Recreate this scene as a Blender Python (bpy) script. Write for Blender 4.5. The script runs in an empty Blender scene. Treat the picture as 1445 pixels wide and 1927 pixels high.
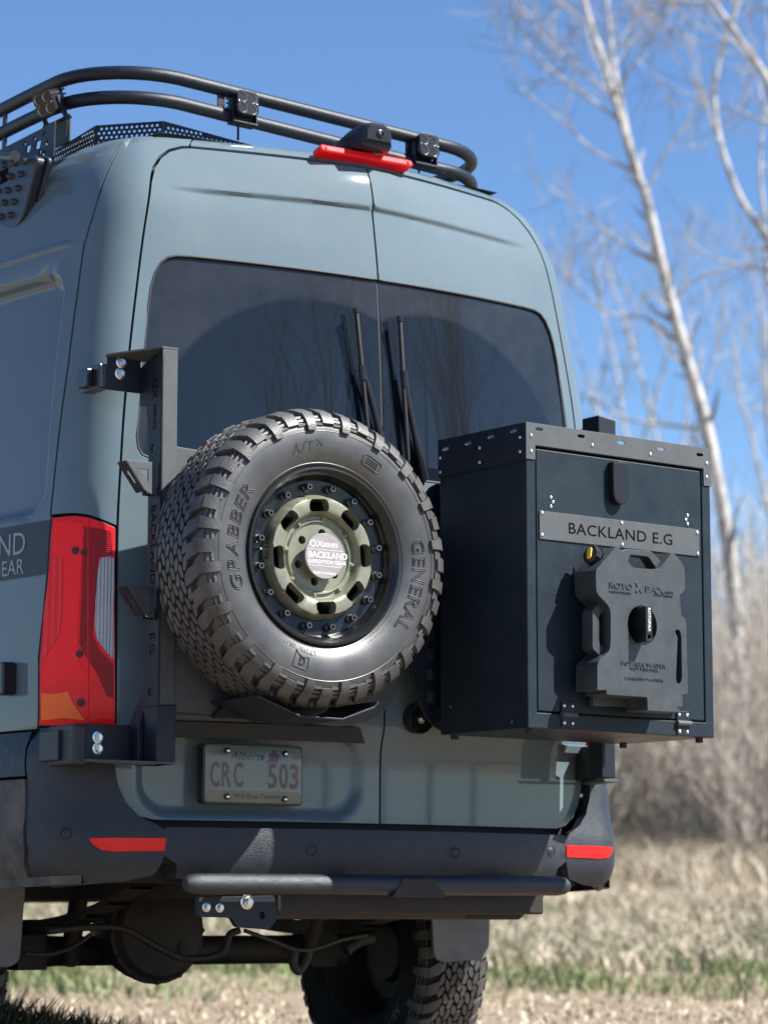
import bpy, bmesh, math, random
import numpy as np
from mathutils import Vector, Matrix
from mathutils.geometry import delaunay_2d_cdt

# ------------------------------------------------------------------ camera
SC = bpy.context.scene
COL = SC.collection
W, H = 1445.0, 1927.0                      # photograph size, for turning pixels into rays
FPX, HOR = 5195.0, 1725.0
PITCH = math.atan((HOR - H / 2) / FPX)
PSI = math.radians(34.0)
CAM = np.array([-4.325, -6.431, 0.5])
FW = np.array([math.sin(PSI) * math.cos(PITCH), math.cos(PSI) * math.cos(PITCH), math.sin(PITCH)])
RT = np.array([math.cos(PSI), -math.sin(PSI), 0.0])
UP = np.cross(RT, FW)
cd = bpy.data.cameras.new('camera')
cam = bpy.data.objects.new('camera', cd)
COL.objects.link(cam)
cd.sensor_fit = 'HORIZONTAL'; cd.sensor_width = 36.0
cd.lens = FPX / W * 36.0
cd.clip_start = 0.1; cd.clip_end = 3000
cam.matrix_world = Matrix(((RT[0], UP[0], -FW[0], CAM[0]), (RT[1], UP[1], -FW[1], CAM[1]),
                           (RT[2], UP[2], -FW[2], CAM[2]), (0, 0, 0, 1)))
cd.dof.use_dof = True; cd.dof.focus_distance = 7.35; cd.dof.aperture_fstop = 4.6
SC.camera = cam

# ------------------------------------------------------------------ sky, sun, exposure
SUN = Vector((0.90, -1.0, 1.47)).normalized()
wd = bpy.data.worlds.new('World'); SC.world = wd; wd.use_nodes = True
wn = wd.node_tree
bg = wn.nodes['Background']
sk = wn.nodes.new('ShaderNodeTexSky'); sk.sky_type = 'NISHITA'; sk.sun_disc = False
sk.sun_elevation = math.asin(SUN.z); sk.sun_rotation = math.atan2(SUN.x, SUN.y)
sk.altitude = 1000; sk.air_density = 1.0; sk.dust_density = 0.4; sk.ozone_density = 2.0
tint = wn.nodes.new('ShaderNodeMix'); tint.data_type = 'RGBA'; tint.blend_type = 'MULTIPLY'; tint.inputs[0].default_value = 1.0
tint.inputs[7].default_value = (0.87, 1.08, 1.31, 1)      # camera colour of a clear deep blue sky, the same all round
wn.links.new(sk.outputs[0], tint.inputs[6]); wn.links.new(tint.outputs[2], bg.inputs[0]); bg.inputs[1].default_value = 0.055
sd = bpy.data.lights.new('sun', 'SUN'); sun = bpy.data.objects.new('sun', sd); COL.objects.link(sun)
sd.energy = 5.0; sd.angle = math.radians(0.53); sd.color = (1.0, 0.955, 0.89)
sun.rotation_euler = SUN.to_track_quat('Z', 'Y').to_euler(); sun.location = (4, -12, 12)
SC.view_settings.view_transform = 'Standard'; SC.view_settings.look = 'None'
SC.view_settings.exposure = 1.30; SC.view_settings.gamma = 1.0

# ------------------------------------------------------------------ pixel helpers (rays only; depth from planes / surfaces)
def ray(px, py): return FW * FPX + RT * (px - W / 2) - UP * (py - H / 2)
def Yp(px, py, y=0.0):
    r = ray(px, py); return CAM + r * ((y - CAM[1]) / r[1])
def Xp(px, py, x):
    r = ray(px, py); return CAM + r * ((x - CAM[0]) / r[0])
def Dp(px, py, d):                                  # at horizontal distance d from the camera
    r = ray(px, py); return CAM + r * (d / math.hypot(r[0], r[1]))
def proj(p):
    v = np.asarray(p, float) - CAM; z = v @ FW
    return np.array([W / 2 + FPX * (v @ RT) / z, H / 2 - FPX * (v @ UP) / z])

# ------------------------------------------------------------------ materials
def new_mat(name):
    m = bpy.data.materials.new(name); m.use_nodes = True
    return m, m.node_tree, m.node_tree.nodes['Principled BSDF']
def mat(name, col, rough=0.5, metal=0.0, coat=0.0, var=0.0, vscale=8.0, bump=0.0, bscale=300.0, dust=0.0,
        dustcol=(0.30, 0.25, 0.19), dscale=3.0, spec=0.5, rvar=0.0, coatrough=0.05, speck=0.0):
    m, nt, p = new_mat(name); N = nt.nodes.new; L = nt.links.new
    p.inputs['Base Color'].default_value = (*col, 1); p.inputs['Roughness'].default_value = rough
    p.inputs['Metallic'].default_value = metal; p.inputs['Coat Weight'].default_value = coat
    p.inputs['Coat Roughness'].default_value = coatrough
    p.inputs['Specular IOR Level'].default_value = spec
    tc = N('ShaderNodeTexCoord'); src = None
    if var > 0 or dust > 0 or rvar > 0 or speck > 0:
        n1 = N('ShaderNodeTexNoise'); n1.inputs['Scale'].default_value = vscale; n1.inputs['Detail'].default_value = 6
        L(tc.outputs['Object'], n1.inputs['Vector'])
        mr = N('ShaderNodeMapRange'); mr.inputs[1].default_value = 0.3; mr.inputs[2].default_value = 0.7
        mr.inputs[3].default_value = 1 - var; mr.inputs[4].default_value = 1 + var
        L(n1.outputs[0], mr.inputs[0])
        mx = N('ShaderNodeMix'); mx.data_type = 'RGBA'; mx.blend_type = 'MULTIPLY'; mx.inputs[0].default_value = 1
        mx.inputs[6].default_value = (*col, 1); L(mr.outputs[0], mx.inputs[7]); src = mx.outputs[2]
        if dust > 0:
            n2 = N('ShaderNodeTexNoise'); n2.inputs['Scale'].default_value = dscale; n2.inputs['Detail'].default_value = 8
            n2.inputs['Roughness'].default_value = 0.7; L(tc.outputs['Object'], n2.inputs['Vector'])
            m2 = N('ShaderNodeMapRange'); m2.inputs[1].default_value = 0.35; m2.inputs[2].default_value = 0.75
            m2.inputs[3].default_value = 0.0; m2.inputs[4].default_value = dust; L(n2.outputs[0], m2.inputs[0])
            mx2 = N('ShaderNodeMix'); mx2.data_type = 'RGBA'; L(m2.outputs[0], mx2.inputs[0])
            L(src, mx2.inputs[6]); mx2.inputs[7].default_value = (*dustcol, 1); src = mx2.outputs[2]
        if speck > 0:
            n3 = N('ShaderNodeTexNoise'); n3.inputs['Scale'].default_value = 240; n3.inputs['Detail'].default_value = 2
            L(tc.outputs['Object'], n3.inputs['Vector'])
            m3 = N('ShaderNodeMapRange'); m3.inputs[1].default_value = 0.69; m3.inputs[2].default_value = 0.76
            m3.inputs[3].default_value = 0.0; m3.inputs[4].default_value = speck; L(n3.outputs[0], m3.inputs[0])
            mx3 = N('ShaderNodeMix'); mx3.data_type = 'RGBA'; L(m3.outputs[0], mx3.inputs[0])
            L(src, mx3.inputs[6]); mx3.inputs[7].default_value = (*dustcol, 1); src = mx3.outputs[2]
        L(src, p.inputs['Base Color'])
        if rvar > 0:
            m4 = N('ShaderNodeMapRange'); m4.inputs[1].default_value = 0.3; m4.inputs[2].default_value = 0.7
            m4.inputs[3].default_value = max(0.02, rough - rvar); m4.inputs[4].default_value = rough + rvar
            L(n1.outputs[0], m4.inputs[0]); L(m4.outputs[0], p.inputs['Roughness'])
    if bump > 0:
        nb = N('ShaderNodeTexNoise'); nb.inputs['Scale'].default_value = bscale; nb.inputs['Detail'].default_value = 3
        L(tc.outputs['Object'], nb.inputs['Vector'])
        bp = N('ShaderNodeBump'); bp.inputs['Strength'].default_value = bump; bp.inputs['Distance'].default_value = 0.002
        L(nb.outputs[0], bp.inputs['Height']); L(bp.outputs[0], p.inputs['Normal'])
    return m
M = {}
M['paint'] = mat('blue_grey_paint', (0.100, 0.143, 0.168), 0.6, spec=0.06, coat=0.85, coatrough=0.06, var=0.07, vscale=320, dust=0.14,
                 dustcol=(0.22, 0.23, 0.22), dscale=9, speck=0.2)
M['black_shell'] = mat('dark_inner_shell', (0.006, 0.007, 0.009), 0.7)
M['seal'] = mat('rubber_seal', (0.010, 0.011, 0.013), 0.6)
M['plastic'] = mat('grained_black_plastic', (0.009, 0.014, 0.022), 0.43, spec=0.55, var=0.15, vscale=30, bump=0.9, bscale=380, dust=0.16,
                   dustcol=(0.075, 0.072, 0.07), dscale=5, rvar=0.1)
M['dirty_plastic'] = mat('muddy_black_plastic', (0.022, 0.025, 0.03), 0.7, var=0.2, vscale=20, bump=0.7, bscale=300, dust=0.75,
                         dustcol=(0.23, 0.19, 0.15), dscale=7)
M['powder'] = mat('black_powder_coat', (0.007, 0.011, 0.019), 0.42, spec=0.36, var=0.08, vscale=40, bump=0.35, bscale=700, speck=0.12, dustcol=(0.2, 0.2, 0.2))
M['powder_grey'] = mat('dusty_powder_coat', (0.058, 0.066, 0.072), 0.55, spec=0.3, var=0.10, vscale=25, bump=0.35, bscale=600, dust=0.10, dustcol=(0.25, 0.25, 0.24))
M['panel'] = mat('box_panel_black', (0.011, 0.019, 0.027), 0.42, spec=0.2, var=0.05, vscale=12, rvar=0.06, dust=0.035, dustcol=(0.20, 0.21, 0.23), dscale=14, speck=0.3, bump=0.15, bscale=500)
M['cut'] = mat('cut_through_black', (0.003, 0.003, 0.004), 0.9, spec=0.1)
M['rubber'] = mat('tyre_rubber', (0.024, 0.025, 0.026), 0.40, spec=0.85, var=0.15, vscale=14, dust=0.40, dustcol=(0.085, 0.084, 0.082), dscale=6, bump=0.12, bscale=250, rvar=0.06)
M['road_rubber'] = mat('grimy_road_tyre_rubber', (0.012, 0.013, 0.014), 0.7, spec=0.15, var=0.2, vscale=14, dust=0.3, dustcol=(0.05, 0.046, 0.042), dscale=7)
M['tread'] = mat('dusty_tread_rubber', (0.034, 0.034, 0.035), 0.5, spec=0.6, var=0.22, vscale=30, dust=0.6, dustcol=(0.115, 0.114, 0.111), dscale=12, bump=0.5, bscale=200)
M['letter'] = mat('sidewall_letter_rubber', (0.020, 0.020, 0.021), 0.5)
M['gloss_black'] = mat('gloss_black_rim', (0.008, 0.009, 0.011), 0.28, spec=0.4, coat=0.15, var=0.05)
M['olive'] = mat('olive_painted_alloy', (0.20, 0.205, 0.15), 0.38, metal=0.35, var=0.08, vscale=20, rvar=0.06, dust=0.12, dustcol=(0.3, 0.29, 0.24))
M['steel'] = mat('zinc_steel', (0.62, 0.62, 0.60), 0.24, metal=1.0, var=0.06)
M['dark_steel'] = mat('dark_bolt_steel', (0.10, 0.105, 0.11), 0.38, metal=0.8)
M['chrome'] = mat('bright_rivet', (0.75, 0.76, 0.76), 0.22, metal=1.0)
M['can'] = mat('moulded_grey_plastic', (0.022, 0.028, 0.031), 0.42, spec=0.6, var=0.25, vscale=9, dust=0.35, dustcol=(0.085, 0.10, 0.105), dscale=16, bump=0.3, bscale=500, speck=0.25)
M['yellow'] = mat('yellow_plastic', (0.80, 0.50, 0.02), 0.45)
M['black_gloss_plastic'] = mat('black_gloss_plastic', (0.010, 0.010, 0.012), 0.28)
M['white_print'] = mat('white_print', (0.82, 0.82, 0.80), 0.5)
M['decal'] = mat('dark_vinyl', (0.015, 0.020, 0.028), 0.45)
M['decal_text'] = mat('pale_vinyl_letter', (0.24, 0.30, 0.36), 0.45)
M['flap'] = mat('scuffed_rubber_flap', (0.11, 0.115, 0.12), 0.5, var=0.2, vscale=14, dust=0.4, dustcol=(0.2, 0.19, 0.18), dscale=10)
M['under'] = mat('underbody_dark_metal', (0.013, 0.013, 0.013), 0.65, var=0.3, vscale=12, dust=0.35, dustcol=(0.05, 0.04, 0.034), dscale=9, bump=0.3, bscale=120)
M['under_red'] = mat('rusty_red_frame', (0.013, 0.008, 0.008), 0.6, var=0.3, vscale=10)
M['plate'] = mat('plate_enamel', (0.42, 0.42, 0.38), 0.5, var=0.03)
M['plate_red'] = mat('plate_red_print', (0.20, 0.010, 0.022), 0.5)
M['plate_black'] = mat('plate_dark_print', (0.012, 0.013, 0.016), 0.5)
def lens_mat(name, col, rough=0.12, wave=0.0, wscale=120.0, rot=0.0, coat=0.2, trans=0.0):
    m, nt, p = new_mat(name)
    p.inputs['Base Color'].default_value = (*col, 1); p.inputs['Roughness'].default_value = rough
    p.inputs['Coat Weight'].default_value = coat; p.inputs['Coat Roughness'].default_value = 0.03; p.inputs['Specular IOR Level'].default_value = 0.15
    if trans: p.inputs['Transmission Weight'].default_value = trans
    if wave > 0:
        tc = nt.nodes.new('ShaderNodeTexCoord'); mp = nt.nodes.new('ShaderNodeMapping'); mp.inputs['Rotation'].default_value = (0, rot, 0)
        wv = nt.nodes.new('ShaderNodeTexWave'); wv.inputs['Scale'].default_value = wscale; wv.bands_direction = 'X'
        nt.links.new(tc.outputs['Object'], mp.inputs[0]); nt.links.new(mp.outputs[0], wv.inputs['Vector'])
        bp = nt.nodes.new('ShaderNodeBump'); bp.inputs['Strength'].default_value = wave; bp.inputs['Distance'].default_value = 0.003
        nt.links.new(wv.outputs['Fac'], bp.inputs['Height']); nt.links.new(bp.outputs[0], p.inputs['Normal'])
    return m
M['red_lens'] = lens_mat('red_lamp_lens', (0.85, 0.010, 0.014), 0.25)
M['bulb'] = mat('dark_red_bulb_holder', (0.05, 0.004, 0.006), 0.5)
M['red_bright'] = lens_mat('bright_red_light_guide', (1.0, 0.012, 0.018), 0.35)
M['red_dark'] = lens_mat('deep_red_lens', (0.30, 0.008, 0.014), 0.25, wave=0.5, wscale=60, rot=1.57)
M['red_ribbed'] = lens_mat('ribbed_red_lens', (0.85, 0.015, 0.02), 0.3, wave=0.9, wscale=30)
M['red_reflector'] = lens_mat('red_reflector', (0.95, 0.012, 0.014), 0.25, wave=0.5, wscale=90)
M['orange_lens'] = lens_mat('orange_indicator_lens', (0.95, 0.14, 0.02), 0.3)
M['clear_lens'] = lens_mat('clear_ribbed_lens', (0.42, 0.46, 0.50), 0.12, wave=1.0, wscale=38)
M['led'] = mat('led_reflector', (0.42, 0.42, 0.41), 0.2, metal=0.4)
M['amber_led'] = mat('amber_marker_lens', (0.55, 0.56, 0.56), 0.3)

def glass_material():
    m, nt, p = new_mat('dusty_privacy_glass'); N = nt.nodes.new; L = nt.links.new
    p.inputs['Roughness'].default_value = 0.025; p.inputs['Specular IOR Level'].default_value = 0.5
    tc = N('ShaderNodeTexCoord')
    sep = N('ShaderNodeSeparateXYZ'); L(tc.outputs['Object'], sep.inputs[0])
    def arc(cx, cz, r, soft):
        a = N('ShaderNodeMath'); a.operation = 'SUBTRACT'; L(sep.outputs[0], a.inputs[0]); a.inputs[1].default_value = cx
        b = N('ShaderNodeMath'); b.operation = 'SUBTRACT'; L(sep.outputs[2], b.inputs[0]); b.inputs[1].default_value = cz
        c = N('ShaderNodeMath'); c.operation = 'MULTIPLY'; L(a.outputs[0], c.inputs[0]); L(a.outputs[0], c.inputs[1])
        d = N('ShaderNodeMath'); d.operation = 'MULTIPLY_ADD'; L(b.outputs[0], d.inputs[0]); L(b.outputs[0], d.inputs[1]); L(c.outputs[0], d.inputs[2])
        e = N('ShaderNodeMath'); e.operation = 'SQRT'; L(d.outputs[0], e.inputs[0])
        g = N('ShaderNodeMapRange'); g.inputs[1].default_value = r - soft; g.inputs[2].default_value = r + soft * 0.3
        L(e.outputs[0], g.inputs[0]); return g.outputs[0]
    a1 = arc(-0.20, 1.70, 0.535, 0.012); a2 = arc(0.20, 1.70, 0.535, 0.012)
    mn = N('ShaderNodeMath'); mn.operation = 'MULTIPLY'; L(a1, mn.inputs[0]); L(a2, mn.inputs[1])
    n1 = N('ShaderNodeTexNoise'); n1.inputs['Scale'].default_value = 5; n1.inputs['Detail'].default_value = 7; n1.inputs['Roughness'].default_value = 0.65
    L(tc.outputs['Object'], n1.inputs['Vector'])
    m1 = N('ShaderNodeMapRange'); m1.inputs[1].default_value = 0.3; m1.inputs[2].default_value = 0.7; m1.inputs[3].default_value = 0.04; m1.inputs[4].default_value = 0.17
    L(n1.outputs[0], m1.inputs[0])
    du = N('ShaderNodeMath'); du.operation = 'MULTIPLY'; L(mn.outputs[0], du.inputs[0]); L(m1.outputs[0], du.inputs[1])
    n3 = N('ShaderNodeTexNoise'); n3.inputs['Scale'].default_value = 170; n3.inputs['Detail'].default_value = 3; L(tc.outputs['Object'], n3.inputs['Vector'])
    m3 = N('ShaderNodeMapRange'); m3.inputs[1].default_value = 0.70; m3.inputs[2].default_value = 0.78; m3.inputs[3].default_value = 0; m3.inputs[4].default_value = 0.3
    L(n3.outputs[0], m3.inputs[0])
    ad = N('ShaderNodeMath'); ad.operation = 'ADD'; ad.use_clamp = True; L(du.outputs[0], ad.inputs[0]); L(m3.outputs[0], ad.inputs[1])
    ad2 = N('ShaderNodeMath'); ad2.operation = 'ADD'; ad2.use_clamp = True; L(ad.outputs[0], ad2.inputs[0]); ad2.inputs[1].default_value = 0.015
    mx = N('ShaderNodeMix'); mx.data_type = 'RGBA'; L(ad2.outputs[0], mx.inputs[0])
    mx.inputs[6].default_value = (0.006, 0.009, 0.014, 1); mx.inputs[7].default_value = (0.12, 0.12, 0.115, 1)
    L(mx.outputs[2], p.inputs['Base Color'])
    return m
M['glass'] = glass_material()
M['smoked'] = None

# ------------------------------------------------------------------ mesh helpers
def root_loc(o):
    l = Vector((0, 0, 0))
    while o is not None:
        l += o.location; o = o.parent
    return l
def thing(name, label, cat, loc, group=None):
    o = bpy.data.objects.new(name, None); COL.objects.link(o); o.location = loc; o.empty_display_size = 0.1
    tag(o, label, cat, group); return o
def tag(o, label, cat, group=None, kind=None):
    if label: o['label'] = label
    if cat: o['category'] = cat
    if group: o['group'] = group
    if kind: o['kind'] = kind
    return o
def mk(name, verts, faces, m, parent=None, smooth=True, sharp=38, bev=0, seg=2, label=None, kind=None):
    me = bpy.data.meshes.new(name)
    off = root_loc(parent) if parent else Vector((0, 0, 0))
    v = np.asarray([tuple(q) for q in verts], float) - np.array(off)
    me.from_pydata(v.tolist(), [], [tuple(f) for f in faces]); me.update()
    bm = bmesh.new(); bm.from_mesh(me); bmesh.ops.recalc_face_normals(bm, faces=bm.faces); bm.to_mesh(me); bm.free()
    return finish(name, me, m, parent, smooth, sharp, bev, seg, label, kind)
def finish(name, me, m, parent, smooth=True, sharp=38, bev=0, seg=2, label=None, kind=None):
    if smooth:
        me.shade_smooth()
        me.set_sharp_from_angle(angle=math.radians(sharp))
    o = bpy.data.objects.new(name, me); COL.objects.link(o)
    if m is not None: me.materials.append(M[m] if isinstance(m, str) else m)
    if parent: o.parent = parent
    if bev:
        b = o.modifiers.new('bevel', 'BEVEL'); b.width = bev; b.segments = seg; b.limit_method = 'ANGLE'; b.angle_limit = math.radians(35)
        b.harden_normals = False
    if label: o['label'] = label
    if kind: o['kind'] = kind
    return o
def inst(name, me, parent, mw):                     # shared mesh placed by a world matrix
    o = bpy.data.objects.new(name, me); COL.objects.link(o)
    o.parent = parent
    off = root_loc(parent) if parent else Vector((0, 0, 0))
    o.matrix_local = Matrix.Translation(-off) @ mw
    return o
def inside(pts, poly):
    p = np.asarray(pts, float); q = np.asarray(poly, float); c = np.zeros(len(p), bool); j = len(q) - 1
    for i in range(len(q)):
        cond = ((q[i, 1] > p[:, 1]) != (q[j, 1] > p[:, 1]))
        with np.errstate(divide='ignore', invalid='ignore'):
            xx = (q[j, 0] - q[i, 0]) * (p[:, 1] - q[i, 1]) / (q[j, 1] - q[i, 1] + 1e-30) + q[i, 0]
        c ^= cond & (p[:, 0] < xx); j = i
    return c
def resample(poly, step):
    out = []; n = len(poly)
    for i in range(n):
        a = np.array(poly[i], float); b = np.array(poly[(i + 1) % n], float)
        k = max(1, int(math.ceil(np.linalg.norm(b - a) / step)))
        for t in range(k): out.append(tuple(a + (b - a) * t / k))
    return out
def tri_region(outer, holes=(), step=None, sx=1.0, extra=(), fine=()):
    """triangles of a 2-D region with holes; step adds an inner grid. sx scales the first coordinate for spacing"""
    loops = [outer] + list(holes); V = []; E = []
    sc = lambda l: [(a * sx, b) for a, b in l]
    loops = [sc(l) for l in loops]
    if step: loops = [resample(l, step) for l in loops]
    for l in loops:
        b = len(V); V += [Vector((p[0], p[1])) for p in l]; E += [(b + i, b + (i + 1) % len(l)) for i in range(len(l))]
    if step:
        o = np.array(loops[0]); x0, z0 = o.min(0); x1, z1 = o.max(0)
        gx = np.arange(x0 + step / 2, x1, step); gz = np.arange(z0 + step / 2, z1, step)
        g = np.array([(a, b) for a in gx for b in gz])
        for u0, u1, q0, q1, du, dz in fine:                      # denser aligned grids where features are pressed in
            u0, u1, du = min(u0 * sx, u1 * sx), max(u0 * sx, u1 * sx), du * sx
            g = g[~((g[:, 0] > u0 - step * .4) & (g[:, 0] < u1 + step * .4) & (g[:, 1] > q0 - step * .4) & (g[:, 1] < q1 + step * .4))]
            fg = np.array([(a, b) for a in np.arange(u0, u1, du) for b in np.arange(q0, q1, dz)]); g = np.vstack([g, fg])
        if len(extra): g = np.vstack([g, np.array(sc(extra))]) if len(g) else np.array(sc(extra))
        if len(g):
            ok = inside(g, loops[0])
            for h in loops[1:]: ok &= ~inside(g, h)
            bd = np.array([p for l in loops for p in l])
            g = g[ok]
            if len(g):
                d = np.concatenate([np.sqrt(((q[:, None, :] - bd[None, :, :]) ** 2).sum(2)).min(1) for q in np.array_split(g, 1 + len(g) * len(bd) // 2000000)])
                g = g[d > (0.003 if len(fine) else step * 0.45)]
                V += [Vector((p[0], p[1])) for p in g]
    r = delaunay_2d_cdt(V, E, [], 0, 1e-7)
    vs = np.array([(v[0], v[1]) for v in r[0]]); fs = np.array([tuple(f) for f in r[2]])
    ce = vs[fs].mean(1); ok = inside(ce, loops[0])
    for h in loops[1:]: ok &= ~inside(ce, h)
    fs = fs[ok]
    vs = vs / np.array([sx, 1.0])
    return vs, fs
def bedges(fs):
    c = {}
    for f in fs:
        for i in range(3):
            a, b = f[i], f[(i + 1) % 3]; k = (min(a, b), max(a, b)); c.setdefault(k, []).append((a, b))
    return [v[0] for v in c.values() if len(v) == 1]
def patch(name, outer, fn, m, parent, holes=(), step=0.03, sx=1.0, flange=0.02, fdir=None, extra=(), fine=(), sharp=38, label=None, roll=0.0025):
    """sheet-metal panel: region in surface coordinates mapped by fn, edges rolled over and turned in"""
    vs, fs = tri_region(outer, holes, step, sx, extra, fine)
    P = np.array([fn(a, b) for a, b in vs]); F = [tuple(f) for f in fs]
    eps = 1e-3
    V = list(P)
    be = bedges(fs); bv = sorted({i for e in be for i in e})
    if flange:
        mp = {}
        for i in bv:
            a, b = vs[i]
            if fdir is not None: n = np.asarray(fdir, float)
            else:
                du = fn(a + eps, b) - fn(a - eps, b); dv = fn(a, b + eps) - fn(a, b - eps)
                n = np.cross(du, dv); n = n / (np.linalg.norm(n) + 1e-12)
                ctr = np.array([0, 2.0, P[i][2]])
                if n @ (ctr - P[i]) < 0: n = -n
            mp[i] = len(V); V.append(P[i] + n * flange)
        for a, b in be: F.append((b, a, mp[a], mp[b]))
    return mk(name, V, F, m, parent, True, sharp, label=label)

class Fr:                                           # a flat frame: origin, u, v, n (outward)
    def __init__(s, O, U, V, N=None):
        s.O = np.array(O, float); s.U = np.array(U, float); s.U /= np.linalg.norm(s.U)
        s.V = np.array(V, float); s.V /= np.linalg.norm(s.V)
        s.N = np.cross(s.U, s.V) if N is None else np.array(N, float) / np.linalg.norm(N)
    def pt(s, u, v, n=0.0): return s.O + s.U * u + s.V * v + s.N * n
    def px(s, x, y, n=0.0):                         # pixel ray met with the plane at height n
        r = ray(x, y); o = s.O + s.N * n; t = ((o - CAM) @ s.N) / (r @ s.N); p = CAM + r * t - s.O
        return (p @ s.U, p @ s.V)
    def mat4(s, u, v, n=0.0, rot=0.0):
        c, q = math.cos(rot), math.sin(rot); A = s.U * c + s.V * q; B = -s.U * q + s.V * c; p = s.pt(u, v, n)
        return Matrix(((A[0], B[0], s.N[0], p[0]), (A[1], B[1], s.N[1], p[1]), (A[2], B[2], s.N[2], p[2]), (0, 0, 0, 1)))
def prism(name, fr, outer, n0, n1, m, parent, holes=(), bev=0.0015, seg=2, label=None, smooth=False):
    V = []; F = []
    if holes:
        vs, fs = tri_region(outer, holes)
        k = len(vs)
        V = [fr.pt(a, b, n0) for a, b in vs] + [fr.pt(a, b, n1) for a, b in vs]
        F = [tuple(f) for f in fs] + [tuple(k + i for i in f[::-1]) for f in fs]
        for a, b in bedges(fs): F.append((b, a, a + k, b + k))
    else:
        k = len(outer)
        V = [fr.pt(a, b, n0) for a, b in outer] + [fr.pt(a, b, n1) for a, b in outer]
        F = [tuple(range(k)), tuple(range(2 * k - 1, k - 1, -1))] + [(i, (i + 1) % k, k + (i + 1) % k, k + i) for i in range(k)]
    return mk(name, V, F, m, parent, smooth, 30, bev=bev, seg=seg, label=label)
def rrect(x0, y0, x1, y1, r, n=5):
    out = []
    for cx, cy, a0 in ((x1 - r, y1 - r, 0), (x0 + r, y1 - r, 90), (x0 + r, y0 + r, 180), (x1 - r, y0 + r, 270)):
        for i in range(n + 1):
            a = math.radians(a0 + 90 * i / n); out.append((cx + r * math.cos(a), cy + r * math.sin(a)))
    return out
def circ(cx, cy, r, n=20, ry=None, a0=0.0):
    return [(cx + r * math.cos(a0 + 2 * math.pi * i / n), cy + (ry or r) * math.sin(a0 + 2 * math.pi * i / n)) for i in range(n)]
def fillet(poly, r, n=4):
    """round every corner of a polygon; r may be a list"""
    out = []; k = len(poly)
    for i in range(k):
        p = np.array(poly[i], float); a = np.array(poly[i - 1], float); b = np.array(poly[(i + 1) % k], float)
        ri = r[i] if isinstance(r, (list, tuple)) else r
        da, db = a - p, b - p; la, lb = np.linalg.norm(da), np.linalg.norm(db)
        t = min(ri, la * 0.48, lb * 0.48)
        if t < 1e-5: out.append(tuple(p)); continue
        s, e = p + da / la * t, p + db / lb * t
        for j in range(n + 1):
            u = j / n; out.append(tuple((1 - u) ** 2 * s + 2 * u * (1 - u) * p + u * u * e))
    return out
def catmull(pts, n=8, closed=False):
    P = [np.array(p, float) for p in pts]; out = []; k = len(P)
    rng = range(k if closed else k - 1)
    for i in rng:
        p0 = P[i - 1] if (i > 0 or closed) else P[i]; p1 = P[i]; p2 = P[(i + 1) % k]
        p3 = P[(i + 2) % k] if (closed or i + 2 < k) else P[(i + 1) % k]
        for j in range(n):
            t = j / n
            out.append(0.5 * (2 * p1 + (p2 - p0) * t + (2 * p0 - 5 * p1 + 4 * p2 - p3) * t * t + (3 * p1 - p0 - 3 * p2 + p3) * t ** 3))
    if not closed: out.append(P[-1])
    return out
def tube_geo(path, r, n=12, cap=True, V=None, F=None):
    V = [] if V is None else V; F = [] if F is None else F
    P = [np.array(p, float) for p in path]; k = len(P); b0 = len(V)
    R = r if isinstance(r, (list, tuple, np.ndarray)) else [r] * k
    t = P[1] - P[0]; t /= np.linalg.norm(t)
    a = np.array([0, 0, 1.0]) if abs(t[2]) < 0.9 else np.array([1.0, 0, 0])
    nn = np.cross(t, a); nn /= np.linalg.norm(nn)
    for i in range(k):
        t = (P[min(i + 1, k - 1)] - P[max(i - 1, 0)]); t = t / (np.linalg.norm(t) + 1e-12)
        nn = nn - t * (nn @ t); nn /= np.linalg.norm(nn) + 1e-12; bb = np.cross(t, nn)
        for j in range(n):
            q = 2 * math.pi * j / n; V.append(P[i] + (nn * math.cos(q) + bb * math.sin(q)) * R[i])
    for i in range(k - 1):
        for j in range(n):
            F.append((b0 + i * n + j, b0 + i * n + (j + 1) % n, b0 + (i + 1) * n + (j + 1) % n, b0 + (i + 1) * n + j))
    if cap:
        F.append(tuple(b0 + j for j in range(n))[::-1]); F.append(tuple(b0 + (k - 1) * n + j for j in range(n)))
    return V, F
def tube(name, path, r, m, parent, n=14, **kw):
    V, F = tube_geo(path, r, n); return mk(name, V, F, m, parent, True, 50, **kw)
def lathe_geo(prof, fr, n=32, u=0.0, v=0.0, close=False):
    """prof: (radius, height along n)"""
    V = []; F = []; k = len(prof)
    for r, hgt in prof:
        for j in range(n):
            a = 2 * math.pi * j / n; V.append(fr.pt(u + r * math.cos(a), v + r * math.sin(a), hgt))
    for i in range(k - 1):
        for j in range(n): F.append((i * n + j, i * n + (j + 1) % n, (i + 1) * n + (j + 1) % n, (i + 1) * n + j))
    if close: 
        F.append(tuple(range(n))[::-1]); F.append(tuple((k - 1) * n + j for j in range(n)))
    return V, F
def lathe(name, prof, fr, m, parent, n=32, u=0.0, v=0.0, close=False, sharp=35, **kw):
    V, F = lathe_geo(prof, fr, n, u, v, close); return mk(name, V, F, m, parent, True, sharp, **kw)
def boxo(name, fr, u0, u1, v0, v1, n0, n1, m, parent, bev=0.003, **kw):
    return prism(name, fr, [(u0, v0), (u1, v0), (u1, v1), (u0, v1)], n0, n1, m, parent, bev=bev, **kw)
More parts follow.
